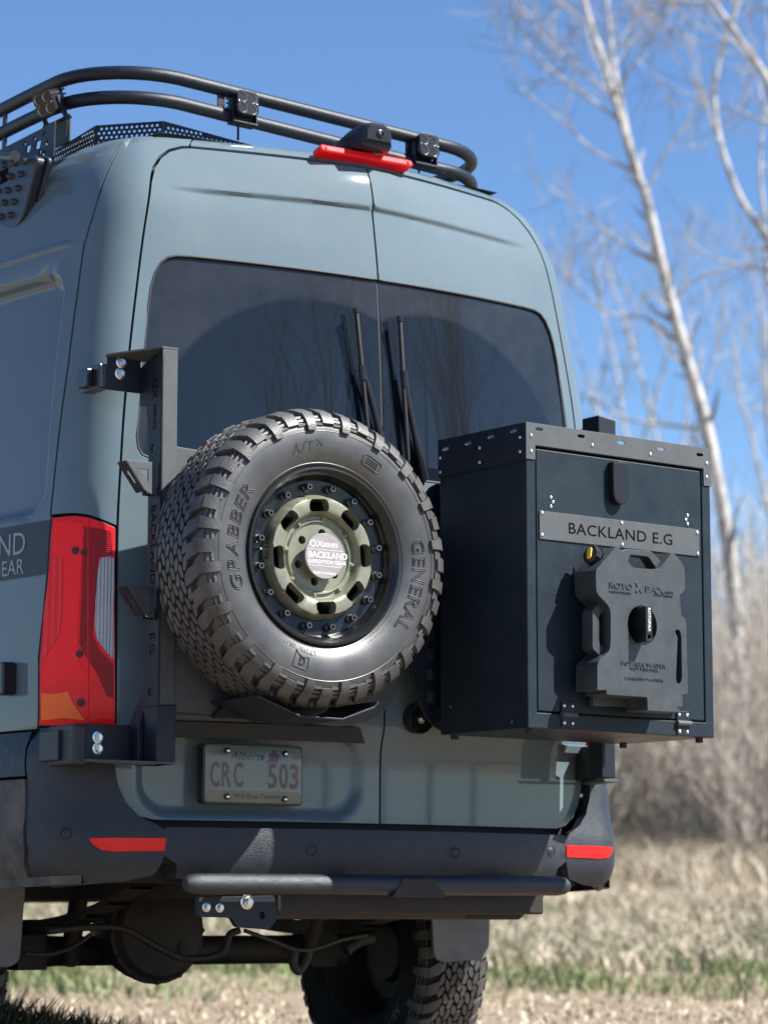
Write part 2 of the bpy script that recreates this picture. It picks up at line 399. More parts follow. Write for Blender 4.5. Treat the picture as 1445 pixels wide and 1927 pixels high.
def text_geo(s, size=1.0, sx=1.0, depth=0.0, outline=0.0, align='LEFT', space=1.0, shear=0.0, off=0.0, res=3):
    cu = bpy.data.curves.new('txt', 'FONT'); cu.body = s; cu.size = size; cu.align_x = align; cu.space_character = space
    cu.shear = shear; cu.resolution_u = res; cu.offset = off
    if outline: cu.fill_mode = 'NONE'; cu.bevel_depth = outline; cu.bevel_resolution = 0
    else: cu.extrude = depth
    o = bpy.data.objects.new('txt', cu); COL.objects.link(o)
    dg = bpy.context.evaluated_depsgraph_get(); dg.update()
    me = bpy.data.meshes.new_from_object(o.evaluated_get(dg))
    V = np.array([v.co[:] for v in me.vertices]); F = [tuple(p.vertices) for p in me.polygons]
    bpy.data.objects.remove(o); bpy.data.curves.remove(cu); bpy.data.meshes.remove(me)
    V[:, 0] *= sx
    return V, F
def text_flat(name, s, fr, u, v, n, size, m, parent, **kw):
    """raised lettering on a flat frame; size is the capital height"""
    V, F = text_geo(s, size / 0.69, **kw)
    return mk(name, [fr.pt(u + a, v + b, n + c) for a, b, c in V], F, m, parent, False)
def hexbolt_mesh(name, r, hgt, m, washer=True):
    V = []; F = []
    def ring(rad, z, k, rot=0.0):
        b = len(V)
        for j in range(k): V.append((rad * math.cos(rot + 2 * math.pi * j / k), rad * math.sin(rot + 2 * math.pi * j / k), z))
        return b
    def join(a, b, k):
        for j in range(k): F.append((a + j, a + (j + 1) % k, b + (j + 1) % k, b + j))
    if washer:
        a = ring(r * 1.45, 0, 18); b = ring(r * 1.45, hgt * 0.16, 18); c = ring(r * 1.35, hgt * 0.2, 18); join(a, b, 18); join(b, c, 18); F.append(tuple(c + j for j in range(18)))
    a = ring(r, hgt * 0.19, 6); b = ring(r, hgt * 0.72, 6); c = ring(r * 0.86, hgt * 0.8, 6); join(a, b, 6); join(b, c, 6); F.append(tuple(c + j for j in range(6)))
    a = ring(r * 0.55, hgt * 0.79, 12); b = ring(r * 0.52, hgt * 1.25, 12); join(a, b, 12); F.append(tuple(b + j for j in range(12)))
    me = bpy.data.meshes.new(name); me.from_pydata(V, [], F); me.materials.append(M[m]); me.shade_smooth(); me.set_sharp_from_angle(angle=0.5)
    return me
def rivet_mesh(name, r, hgt, m, hole=True):
    prof = [(r, 0), (r, hgt * 0.35), (r * 0.85, hgt * 0.8), (r * 0.5, hgt)]
    if hole: prof += [(r * 0.42, hgt * 0.5), (0.0001, hgt * 0.45)]
    else: prof += [(0.0001, hgt)]
    f = Fr((0, 0, 0), (1, 0, 0), (0, 1, 0)); V, F = lathe_geo(prof, f, 14)
    me = bpy.data.meshes.new(name); me.from_pydata([tuple(v) for v in V], [], F); me.materials.append(M[m]); me.shade_smooth()
    me.set_sharp_from_angle(angle=0.9); return me
def interp(t, pts):
    """monotone smooth interpolation through (x, y) points"""
    xs = [p[0] for p in pts]; ys = [p[1] for p in pts]
    if t <= xs[0]: return ys[0]
    if t >= xs[-1]: return ys[-1]
    i = max(j for j in range(len(xs) - 1) if xs[j] <= t)
    def sl(j):
        if j == 0 or j == len(xs) - 1: return 0.0 if j else (ys[1] - ys[0]) / (xs[1] - xs[0])
        d0 = (ys[j] - ys[j - 1]) / (xs[j] - xs[j - 1]); d1 = (ys[j + 1] - ys[j]) / (xs[j + 1] - xs[j])
        return 0.0 if d0 * d1 <= 0 else 2 * d0 * d1 / (d0 + d1)
    hh = xs[i + 1] - xs[i]; u = (t - xs[i]) / hh; m0, m1 = sl(i) * hh, sl(i + 1) * hh
    return (2 * u ** 3 - 3 * u * u + 1) * ys[i] + (u ** 3 - 2 * u * u + u) * m0 + (-2 * u ** 3 + 3 * u * u) * ys[i + 1] + (u ** 3 - u * u) * m1
def sstep(a, b, t):
    t = min(1.0, max(0.0, (t - a) / (b - a))); return t * t * (3 - 2 * t)

# ------------------------------------------------------------------ van body surface  S(u, z): |u|<1 rear, 1..2 corner, >2 side (metres forward)
YC = [(0.5, 0.004), (0.9, 0.0), (0.965, -0.004), (1.03, -0.022), (1.5, -0.025), (2.0, -0.010), (2.3, 0.010), (2.48, 0.026), (2.58, 0.043), (2.65, 0.068), (2.695, 0.11), (2.712, 0.16), (2.72, 0.23)]
XE = [(0.5, 0.78), (0.8, 0.795), (1.0, 0.80), (1.5, 0.805), (1.75, 0.793), (2.0, 0.770), (2.2, 0.742), (2.45, 0.698), (2.60, 0.655), (2.67, 0.615), (2.70, 0.58), (2.72, 0.48)]
def body0(u, z):
    yc = interp(z, YC); xe = interp(z, XE); s = -1 if u < 0 else 1; a = abs(u); b = 0.10 + 0.03 * sstep(2.45, 2.66, z); ex = 1.8 - 0.35 * sstep(2.38, 2.6, z)
    if a <= 1: return np.array([u * xe, yc + b * a ** ex, z])
    ye = yc + b; wd = 0.118; xs = xe + wd; sl = 1.8 * b / xe
    if a <= 2:
        t = a - 1; p0 = np.array([xe, ye]); c = np.array([xe + 0.098, ye + 0.025]); p1 = np.array([xs, ye + 0.17])
        q = (1 - t) ** 2 * p0 + 2 * t * (1 - t) * c + t * t * p1
        return np.array([s * q[0], q[1], z])
    y = ye + 0.17 + (a - 2); return np.array([s * (xs + 0.115 * (1 - math.exp(-(a - 2) / 0.6))), y, z])
def bump_out(u, z):
    """stamped features, metres outward"""
    a = abs(u); d = 0.0
    if a < 1 and 2.3 < z < 2.66:                                # crease under the roof line
        zc = 2.535 - 0.012 * a; k = zc - z
        if k > 0: d -= 0.010 * (sstep(0, 0.012, k)) * (1 - sstep(0.012, 0.24, k)) * (1 - sstep(0.72, 0.96, a))
    if -1 < u < 0 and z < 1.1:                                  # number plate recess
        x = u * 0.80; dx = max(abs(x + 0.395) - (0.335 - 0.09), 0); dz = max(abs(z - 0.885) - (0.118 - 0.09), 0)
        r = math.hypot(dx, dz) - 0.09; d -= 0.026 * (1 - sstep(-0.026, 0.008, r))
    if a > 2 and z > 1.4:                                       # pressed side panel
        y = a - 2; dy = max(abs(y - 1.025) - (1.0 - 0.09), 0); dz = max(abs(z - 1.94) - (0.352 - 0.09), 0)
        r = math.hypot(dy, dz) - 0.09; d -= 0.036 * (1 - sstep(-0.03, 0.004, r))
        if abs(z - 2.365) < 0.02: d += 0.006 * (1 - sstep(0.006, 0.014, abs(z - 2.365)))
    if a > 1.9 and 0.98 < z < 1.2: d += 0.0
    return d
def nrm(u, z, f=body0):
    e = 1e-3
    n = np.cross(f(u + e, z) - f(u - e, z), f(u, z + e) - f(u, z - e)); n /= np.linalg.norm(n) + 1e-12
    if n @ (f(u, z) - np.array([0, 2.2, z])) < 0: n = -n
    return n
def S(u, z, off=0.0):
    d = bump_out(u, z) + off; p = body0(u, z)
    return p + nrm(u, z) * d if abs(d) > 1e-9 else p
def uz(px, py, f=body0, g=(-1.0, 1.5)):
    u, z = g; t = np.array([px, py], float)
    for _ in range(30):
        p = proj(f(u, z)); e = t - p
        if e @ e < 1e-4: break
        J = np.array([proj(f(u + 1e-3, z)) - p, proj(f(u, z + 1e-3)) - p]).T / 1e-3
        d = np.linalg.lstsq(J, e, rcond=None)[0]; d = np.clip(d, -0.3, 0.3); u += d[0]; z += d[1]
    return (u, z)
def mir(l): return [(-a, b) for a, b in l][::-1]

# ================================================================== GROUND (structure)
def ground_z(x, y):
    d = (x - CAM[0]) * math.sin(PSI) + (y - CAM[1]) * math.cos(PSI)      # the bank rises beyond the track
    l = (x - CAM[0]) * math.cos(PSI) - (y - CAM[1]) * math.sin(PSI)
    z = interp(d, [(15.0, 0.0), (17, 0.05), (20, 0.24), (26, 0.66), (31, 1.05), (45, 1.5), (80, 1.7)])
    return z + 0.03 * math.sin(x * 0.7 + 1.3) * math.sin(y * 0.55) * sstep(12, 20, d) - 0.0
def ground_material():
    m, nt, p = new_mat('dirt_and_dry_grass'); N = nt.nodes.new; L = nt.links.new
    p.inputs['Roughness'].default_value = 0.95; p.inputs['Specular IOR Level'].default_value = 0.15
    g = N('ShaderNodeNewGeometry'); sep = N('ShaderNodeSeparateXYZ'); L(g.outputs['Position'], sep.inputs[0])
    a = N('ShaderNodeMath'); a.operation = 'MULTIPLY_ADD'; L(sep.outputs[0], a.inputs[0]); a.inputs[1].default_value = math.sin(PSI)
    b = N('ShaderNodeMath'); b.operation = 'MULTIPLY'; L(sep.outputs[1], b.inputs[0]); b.inputs[1].default_value = math.cos(PSI)
    L(b.outputs[0], a.inputs[2])
    n0 = N('ShaderNodeTexNoise'); n0.inputs['Scale'].default_value = 0.35; n0.inputs['Detail'].default_value = 4; L(g.outputs['Position'], n0.inputs['Vector'])
    ad = N('ShaderNodeMath'); ad.operation = 'MULTIPLY_ADD'; L(n0.outputs[0], ad.inputs[0]); ad.inputs[1].default_value = 4.0; L(a.outputs[0], ad.inputs[2])
    d0 = -(CAM[0] * math.sin(PSI) + CAM[1] * math.cos(PSI))
    mr = N('ShaderNodeMapRange'); mr.inputs[1].default_value = 17.2 - d0 + 0.6; mr.inputs[2].default_value = 19.2 - d0 + 0.6; L(ad.outputs[0], mr.inputs[0])
    n1 = N('ShaderNodeTexNoise'); n1.inputs['Scale'].default_value = 9; n1.inputs['Detail'].default_value = 9; n1.inputs['Roughness'].default_value = 0.75; L(g.outputs['Position'], n1.inputs['Vector'])
    r1 = N('ShaderNodeValToRGB'); e = r1.color_ramp.elements
    e[0].position = 0.32; e[0].color = (0.15, 0.110, 0.072, 1); e[1].position = 0.66; e[1].color = (0.44, 0.35, 0.25, 1)
    L(n1.outputs[0], r1.inputs[0])
    r2 = N('ShaderNodeValToRGB'); e = r2.color_ramp.elements
    e[0].position = 0.32; e[0].color = (0.14, 0.115, 0.07, 1); e[1].position = 0.66; e[1].color = (0.34, 0.285, 0.19, 1)
    L(n1.outputs[0], r2.inputs[0])
    mx = N('ShaderNodeMix'); mx.data_type = 'RGBA'; L(mr.outputs[0], mx.inputs[0]); L(r1.outputs[0], mx.inputs[6]); L(r2.outputs[0], mx.inputs[7])
    L(mx.outputs[2], p.inputs['Base Color'])
    bp = N('ShaderNodeBump'); bp.inputs['Strength'].default_value = 0.8; bp.inputs['Distance'].default_value = 0.06; L(n1.outputs[0], bp.inputs['Height']); L(bp.outputs[0], p.inputs['Normal'])
    return m
M['ground'] = ground_material()
def build_ground():
    V = []; F = []; rs = [0.0] + list(np.linspace(1.0, 30, 30)) + list(np.geomspace(33, 900, 26)); n = 120
    c = CAM + np.array([math.sin(PSI) * 9, math.cos(PSI) * 9, 0])
    for r in rs:
        for j in range(n):
            a = 2 * math.pi * j / n; x, y = c[0] + r * math.cos(a), c[1] + r * math.sin(a); V.append((x, y, ground_z(x, y)))
    for i in range(len(rs) - 1):
        for j in range(n): F.append((i * n + j, i * n + (j + 1) % n, (i + 1) * n + (j + 1) % n, (i + 1) * n + j))
    o = mk('ground', V, F, 'ground', None, True, 60); tag(o, 'pale dirt track and dry grass bank', None, kind='structure'); return o
build_ground()

# ================================================================== VAN
van = thing('camper_van', 'tall blue grey camper van with black lower cladding, seen from its left rear corner', 'van', (0, 1.0, 0))
ZS = [z for z in np.linspace(2.36, 2.545, 26)]
shell = lambda u, z: body0(u, z) * np.array([0.965, 1, 1]) + np.array([0, 0.035, -0.012])
patch('body_shell', [(-2.6, 0.6), (2.6, 0.6), (2.6, 2.69), (-2.6, 2.69)], shell, 'black_shell', van, step=0.1, flange=0)
def left_door():
    o = []
    o += [(-0.0045, 0.756), (-0.0045, 1.735), (-0.03, 1.735)]
    o += [(-0.90, 1.735), (-0.925, 1.742), (-0.94, 1.76), (-0.947, 1.79)]
    o += [(-0.947, 2.16), (-0.945, 2.22), (-0.936, 2.258), (-0.918, 2.29), (-0.893, 2.308), (-0.86, 2.315), (-0.80, 2.317)]
    o += [(-0.03, 2.313), (-0.0045, 2.313), (-0.0045, 2.655)]
    o += [(-0.85, 2.657), (-0.89, 2.653), (-0.935, 2.638), (-0.965, 2.612), (-0.985, 2.575), (-0.992, 2.53), (-0.993, 2.45)]
    o += [(-0.993, 0.93), (-0.989, 0.875), (-0.975, 0.83), (-0.945, 0.79), (-0.905, 0.765), (-0.86, 0.757), (-0.80, 0.756)]
    return o
LD = left_door()
crf = (-0.98, -0.01, 2.49, 2.545, 0.03, 0.0045)
rcf = (-0.94, -0.05, 0.762, 1.01, 0.008, 0.006)
dl = patch('rear_door', LD, S, 'paint', van, step=0.028, sx=0.8, fine=(crf, rcf), label='left rear door with number plate recess')
dr = patch('rear_door', mir(LD), S, 'paint', van, step=0.028, sx=0.8, fine=((0.01, 0.98, 2.49, 2.545, 0.03, 0.0045),), label='right rear door behind the storage box')
# panes with a black seal round them
PANE = [(-0.006, 1.728), (-0.90, 1.728), (-0.93, 1.735), (-0.948, 1.755), (-0.953, 1.79), (-0.953, 2.16), (-0.951, 2.22), (-0.942, 2.262), (-0.922, 2.296), (-0.895, 2.315), (-0.86, 2.322), (-0.80, 2.324), (-0.006, 2.321)]
glf = lambda u, z: S(u, z, -0.006)
patch('window', PANE, glf, 'glass', dl, step=0.05, sx=0.8, flange=0.01, label='dusty dark window with a wiped arc')
patch('window', mir(PANE), glf, 'glass', dr, step=0.05, sx=0.8, flange=0.01, label='dusty dark window with a wiped arc')
def surf_tube(name, uzl, off, r, m, parent, f=S, n=8): return tube(name, [f(a, b, off) for a, b in uzl], r, m, parent, n=n)
WS = resample(LD[2:17], 0.03)[:-20]
for d, sg in ((dl, 1), (dr, -1)):
    l = [(-0.008, 1.735)] + LD[2:17] + [(-0.008, 2.313)]
    l2 = []
    for i in range(len(l) - 1):
        k = max(1, int(abs(l[i + 1][0] - l[i][0]) / 0.04)); l2 += [(l[i][0] + (l[i + 1][0] - l[i][0]) * t / k, l[i][1] + (l[i + 1][1] - l[i][1]) * t / k) for t in range(k)]
    surf_tube('window_seal', [(sg * a, b) for a, b in l2], -0.003, 0.0045, 'seal', d)
# rubber strip between the doors
tube('door_seal', [S(0, z, -0.012) for z in np.linspace(0.76, 2.655, 40)], 0.006, 'seal', van, n=8)
# corner pillars, side panels, roof
LAMP_PX = [(216, 994), (190, 982), (166, 974), (140, 971), (99, 975), (92, 1080), (84, 1160), (76, 1235), (75, 1250), (74, 1365), (150, 1366), (215, 1364)]
uzl = lambda l, f=None: [uz(x, y, f or body0, (-1.6, min(2.6, 0.5 + (1725 - y) / 690))) for x, y in l]
SEAM = [(-1.45, 2.695)] + uzl([(193, 350), (160, 460), (131, 680), (109, 850), (97, 968)])
PIL = [(-1.007, 1.545), (-1.007, 2.45), (-1.006, 2.535), (-0.998, 2.582), (-0.978, 2.62), (-0.945, 2.648), (-0.895, 2.664), (-0.862, 2.667), (-0.862, 2.700), (-1.52, 2.700)]
PIL = PIL[:-1] + [(-1.45, 2.700)] + [(a, b) for a, b in SEAM[1:]] + uzl([(140, 965), (166, 968), (190, 976)])
PIL[0] = (-1.007, uz(216, 988, body0, (-1.0, 1.5))[1])
patch('corner_pillar', PIL, S, 'paint', van, step=0.04, sx=0.5, flange=0.015)
patch('corner_pillar', mir(PIL), S, 'paint', van, step=0.04, sx=0.5, flange=0.015)
LO = uzl([(95, 975), (87, 1085), (79, 1165), (71, 1237), (70, 1366)])
SIDE = [(a - 0.03, b) for a, b in SEAM] + LO + [(LO[-1][0], 1.002), (-5.6, 1.002), (-5.6, 2.70)]
sxf = ((-3.3, -1.99, 1.575, 1.66, 0.04, 0.007), (-3.3, -1.99, 2.22, 2.30, 0.04, 0.007), (-3.3, -1.75, 2.34, 2.39, 0.05, 0.004), (-2.12, -2.0, 1.58, 2.30, 0.007, 0.012))
sp = patch('side_panel', SIDE, S, 'paint', van, step=0.05, fine=sxf, flange=0.01)
patch('side_panel', mir(SIDE), S, 'paint', van, step=0.12, flange=0.01)
patch('roof_edge', [(-0.853, 2.667), (0.853, 2.667), (0.853, 2.7195), (-0.853, 2.7195)], S, 'paint', van, step=0.02, sx=0.8, flange=0.012)
V = []; F = []
for i, y in enumerate(np.linspace(0.24, 5.6, 10)):
    for j, x in enumerate(np.linspace(-0.60, 0.60, 13)): V.append((x, y, 2.7185 - 0.004 - 0.10 * max(0, abs(x) - 0.5) ** 1.5))
for i in range(9):
    for j in range(12): F.append((i * 13 + j, i * 13 + j + 1, (i + 1) * 13 + j + 1, (i + 1) * 13 + j))
mk('roof', V, F, 'paint', van)
patch('front_wall', [(-0.95, 0.5), (0.95, 0.5), (0.9, 2.5), (0.6, 2.70), (-0.6, 2.70), (-0.9, 2.5)], lambda x, z: np.array([x, 5.65, z]), 'paint', van, step=0.3, flange=0)

# ---- tail lamps
def on_surf(u, z, f, off=0.0):
    p = f(u, z, off) if off else f(u, z); n = nrm(u, z, lambda a, b: f(a, b)); v = np.array([0, 0, 1.0]); v = v - n * (v @ n); v /= np.linalg.norm(v)
    return Fr(p, np.cross(v, n), v, n)
def LS(u, z, off=0.0):                                  # the lens stands proud of the body and has a flat outer facet
    a = abs(u); sg = -1 if u < 0 else 1
    if a <= 1.25: return body0(u, z) + nrm(u, z) * (0.004 + off)
    p, q = body0(sg * 1.25, z) + nrm(sg * 1.25, z) * 0.004, body0(sg * 2.0, z) + np.array([sg * 0.030, -0.004, 0]); t = (a - 1.25) / 0.75
    n = np.cross(q - p, np.array([0, 0, 1.0])) * sg; n /= np.linalg.norm(n); n = n if n[1] < 0 else -n
    return p + (q - p) * t + n * (off + 0.006 * math.sin(math.pi * min(max(t, 0), 1)))
LAMP = uzl(LAMP_PX, LS)
def lz(X, Y): return uz(X / 3.44, 920 + Y / 3.44, LS, (-1.5, 1.3))
def lampz(l): return [lz(*p) for p in l]
R1 = lampz([(350, 215), (540, 220), (535, 350), (525, 560), (515, 760), (503, 1000), (515, 1120), (560, 1230), (420, 1230), (300, 1290), (270, 1230), (290, 1110), (390, 960), (412, 800), (415, 440), (340, 430)])
R2 = lampz([(328, 450), (405, 450), (402, 800), (380, 950), (285, 1100), (268, 1020), (285, 800), (310, 620)])
R3 = lampz([(548, 245), (720, 275), (730, 430), (640, 440), (618, 700), (600, 950), (640, 1040), (735, 1140), (735, 1360), (690, 1340), (620, 1180), (540, 1060), (515, 1000), (528, 700)])
R4 = lampz([(650, 450), (700, 440), (737, 450), (737, 1105), (690, 1060), (630, 975), (616, 900), (622, 720), (636, 520)])
R5 = lampz([(268, 1325), (350, 1330), (440, 1315), (480, 1400), (550, 1500), (420, 1485), (268, 1500)])
def lamp(mirror):
    mm = (lambda l: mir(l)) if mirror else (lambda l: l)
    lp = patch('tail_lamp', mm(LAMP), LS, 'red_lens', van, step=0.03, sx=0.3, flange=0.035)
    for nm, r, m, o in (('light_guide', R1, 'red_bright', 0.0055), ('reflector', R2, 'red_ribbed', 0.0055), ('inner_lens', R3, 'red_dark', 0.0055), ('reverse_lens', R4, 'clear_lens', 0.007), ('indicator_lens', R5, 'orange_lens', 0.006)):
        patch(nm, mm(r), lambda u, z, o=o: LS(u, z, o - 0.004), m, lp, step=0.03, sx=0.3, flange=0.003)
    sg = -1 if mirror else 1
    ln = [lz(572, y) for y in np.linspace(190, 1525, 20)]
    surf_tube('lens_rib', [(sg * a, b) for a, b in ln], 0.001, 0.0018, 'red_lens', lp, f=LS, n=6)
    for X, Y, r_ in ((490, 400, 0.011), (545, 410, 0.009), (515, 1070, 0.010), (525, 1385, 0.011)):
        u, z = lz(X, Y); u = -u if mirror else u; p = LS(u, z, 0.0022); f_ = on_surf(u, z, lambda a, b, o=0.0: LS(a, b, 0.0022))
        lathe('bulb_holder', [(r_, -0.002), (r_, 0.0008), (0.0001, 0.001)], f_, 'bulb', lp, n=14)
    ol = LAMP + [LAMP[0]]; l2 = []
    for i in range(len(ol) - 1):
        k = max(1, int(max(abs(ol[i + 1][0] - ol[i][0]) / 0.1, abs(ol[i + 1][1] - ol[i][1]) / 0.05))); l2 += [(ol[i][0] + (ol[i + 1][0] - ol[i][0]) * t / k, ol[i][1] + (ol[i + 1][1] - ol[i][1]) * t / k) for t in range(k)]
    surf_tube('lamp_gasket', [(sg * a, b) for a, b in l2 + [l2[0]]], -0.004, 0.0035, 'seal', lp, f=LS, n=6)
lamp(False); lamp(True)

# ---- bumper
BO = [(0.56, 0.0), (0.585, 0.022), (0.615, 0.042), (0.66, 0.052), (0.71, 0.052), (0.74, 0.047), (0.78, 0.038), (0.84, 0.030), (0.90, 0.024), (0.96, 0.012), (0.99, 0.004), (1.01, 0.0)]
def BS(u, z, off=0.0): return body0(u, z) + nrm(u, z) * (interp(z, BO) + off + 0.02 * sstep(0.85, 1.3, abs(u)) * (1 - sstep(0.93, 1.0, z)) * (1 - sstep(2.0, 2.3, abs(u))))
bz = lambda x, y: uz(x, y, BS, (-1.0, 0.8))
bumper = patch('bumper', [(-0.795, 0.60), (0.795, 0.60), (0.80, 0.64), (0.842, 0.66), (0.85, 0.715), (0.83, 0.736), (-0.83, 0.736), (-0.85, 0.715), (-0.842, 0.66), (-0.80, 0.64)], BS, 'plastic', van, step=0.03, sx=0.8, flange=0.09, fdir=(0, 1, 0))
CORN = [bz(*p) for p in [(76, 1371), (140, 1370), (214, 1370), (216, 1440), (222, 1478), (238, 1512), (262, 1536), (290, 1550), (312, 1562), (313, 1600), (303, 1628), (288, 1648), (230, 1660), (100, 1672), (62, 1655), (53, 1600), (50, 1530), (50, 1450), (58, 1395)]]
def corner(mirror):
    mm = (lambda l: mir(l)) if mirror else (lambda l: l); sg = -1 if mirror else 1
    c = patch('bumper_corner', mm(CORN), BS, 'plastic', bumper, step=0.03, sx=0.5, flange=0.03)
    c1_ = [uz(x, y, BS, (-2.0, 0.9)) for x, y in ((56, 1385), (46, 1440), (45, 1487), (45, 1500), (47, 1600), (54, 1655))]
    up = [(c1_[0][0], 0.995), c1_[1], (c1_[2][0], 0.875), (-5.0, 0.875), (-5.0, 0.995)]
    patch('side_cladding', mm(up), BS, 'plastic', van, step=0.05, flange=0.02)
    lo = [(c1_[3][0], 0.866), c1_[4], (c1_[5][0], 0.60), (-2.3, 0.575), (-5.0, 0.56), (-5.0, 0.866)]
    patch('side_cladding', mm(lo), lambda u, z: BS(u, z, 0.004), 'dirty_plastic', van, step=0.05, flange=0.02)
    ref = [bz(*p) for p in [(168, 1578), (312, 1578), (309, 1602), (215, 1603), (190, 1600), (175, 1590)]]
    patch('reflector', mm(ref), lambda u, z: BS(u, z, 0.003), 'red_reflector', bumper, step=0.03, sx=0.5, flange=0.006)
corner(False); corner(True)
for px, py in ((124, 1568), (587, 1600), (857, 1605), (1037, 1603)):
    u, z = uz(px, py, BS, (-1.0 if px < 400 else 0.0, 0.7))
    lathe('parking_sensor', [(0.017, -0.004), (0.0165, 0.0015), (0.0150, 0.0015), (0.0145, -0.0005), (0.012, 0.0012), (0.0001, 0.0016)], on_surf(u, z, BS), 'plastic', bumper, n=20)
lip = [(-1.35, 0.582), (-1.5, 0.58), (-2.0, 0.575), (-2.3, 0.565), (-3.0, 0.555), (-5, 0.55)]
lp = []
for i in range(len(lip) - 1): lp += [(lip[i][0] + (lip[i + 1][0] - lip[i][0]) * t / 8, lip[i][1] + (lip[i + 1][1] - lip[i][1]) * t / 8) for t in range(8)]
for sg in (1, -1):
    V = []; F = []
    for a, b in lp:
        p = BS(sg * a, b + 0.03); V += [p + np.array([0, 0, 0.0]), p + np.array([0, 0, -0.024]), p + np.array([-0.03 * (1 if p[0] > 0 else -1), 0.02, -0.024])]
    for i in range(len(lp) - 1):
        for j in range(2): F.append((i * 3 + j, i * 3 + j + 1, (i + 1) * 3 + j + 1, (i + 1) * 3 + j))
    mk('sill_lip', V, F, 'dirty_plastic', van)

# ---- high brake light, reversing camera pod, wipers, door trim
def zb(px, py, y): return Yp(px, py, y)
def bar_on(name, p0, p1, wdt, hgt, dep, m, parent, r=0.008):
    p0, p1 = np.array(p0), np.array(p1); U = p1 - p0; L = np.linalg.norm(U); V = np.array([0, 0.25, 1.0]); U = U / L; V = V - U * (V @ U); V /= np.linalg.norm(V)
    f = Fr(p0, U, V, np.cross(U, V)); 
    return f, L
bl = []
f1, L1 = bar_on('', zb(602, 281, 0.075), zb(768, 311, 0.075), 0, 0, 0, None, None)
brk = prism('brake_light', f1, rrect(-0.008, -0.0115, L1 + 0.008, 0.0115, 0.011), -0.03, 0.016, 'red_bright', van, bev=0.006, seg=3)
rv = rivet_mesh('screw', 0.005, 0.003, 'dark_steel')
for t in (0.035, 0.965): inst('screw', rv, brk, f1.mat4(L1 * t, 0.0, 0.0165))
cp = zb(690, 283, 0.07)
V = []; F = []
secs = [(0.16, 0.055, 0.0, 0.012), (0.08, 0.062, 0.0, 0.045), (0.02, 0.060, -0.002, 0.066), (-0.03, 0.056, -0.004, 0.073), (-0.055, 0.050, 0.006, 0.069), (-0.064, 0.040, 0.016, 0.058)]
for y, hw, z0, z1 in secs:
    for q in range(12):
        a = math.pi * q / 11; V.append((cp[0] + hw * math.copysign(abs(math.cos(a)) ** 0.55, math.cos(a)), cp[1] + y, cp[2] + z0 + (z1 - z0) * math.sin(a) ** 0.55))
for i in range(len(secs) - 1):
    for q in range(12): F.append((i * 12 + q, i * 12 + (q + 1) % 12, (i + 1) * 12 + (q + 1) % 12, (i + 1) * 12 + q))
F.append(tuple(range(60, 72)))
pod = mk('camera_pod', V, F, 'black_gloss_plastic', van, True, 32)
fp = Fr((cp[0] + 0.005, cp[1] - 0.064, cp[2] + 0.036), (1, 0, 0), (0, 0.0, 1))
lathe('camera_lens', [(0.012, -0.01), (0.012, 0.003), (0.009, 0.004), (0.008, 0.001), (0.0001, 0.003)], fp, 'gloss_black', pod, n=18)
def wiper(tip, mid, low, knee, pivot, par, y0):
    T, Mi, Lo, K, Pv = [Yp(*q, y0) for q in (tip, mid, low, knee, pivot)]
    w = tube('wiper', catmull([K + np.array([0, 0.012, 0.12]) * 0 + (Mi - K) * 1.0, K, Pv], 6), [0.011] * 3 + [0.010] * 6 + [0.013] * 4, 'black_gloss_plastic', par, n=8)
    tube('wiper_blade', [T, T + (Lo - T) * 0.03, T + (Lo - T) * 0.97, Lo], [0.005, 0.007, 0.007, 0.005], 'seal', w, n=8)
    tube('blade_clip', [T, T + (Lo - T) * 0.035], 0.0095, 'black_gloss_plastic', w, n=10)
    tube('blade_joint', [Mi - (Lo - T) * 0.05, Mi + (Lo - T) * 0.06], 0.011, 'black_gloss_plastic', w, n=8)
wiper((670, 579), (682, 700), (694, 830), (697, 745), (735, 900), dl, -0.027)
wiper((752, 595), (761, 712), (768, 870), (771, 770), (800, 905), dr, -0.027)
# black handle strip over the number plate, and the protective rail end on the right door
def strip(name, u0, u1, z0, z1, off, m, par, taper=0.0):
    f = lambda u, z: body0(u, z) + nrm(u, z) * off
    return patch(name, [(u0, z0), (u1, z0), (u1 - taper, z1), (u0, z1)], f, m, par, step=0.03, sx=0.8, flange=off + 0.01)
strip('handle_strip', -0.83, -0.092, 0.985, 1.022, 0.03, 'powder', dl, 0.03)
drl = strip('door_rail', 0.86, 0.985, 0.985, 1.005, 0.016, 'paint', dr)
fr_ = on_surf(0.99, 0.995, S, 0.012); boxo('rail_reflector', fr_, -0.006, 0.006, -0.011, 0.011, -0.012, 0.006, 'red_bright', drl, bev=0.003)
# side marker lamp
mu, mz = uz(18, 1279, body0, (-2.2, 1.15))
fs = Fr(S(mu, mz, 0.012), (0, -1, 0), (0, 0, 1), (-1, 0, 0))
ml = boxo('side_marker_lamp', fs, -0.012, 0.035, -0.045, 0.045, -0.014, 0.028, 'black_gloss_plastic', van, bev=0.006)
boxo('marker_lens', fs, -0.02, 0.012, -0.03, 0.028, 0.028, 0.032, 'amber_led', ml, bev=0.002)
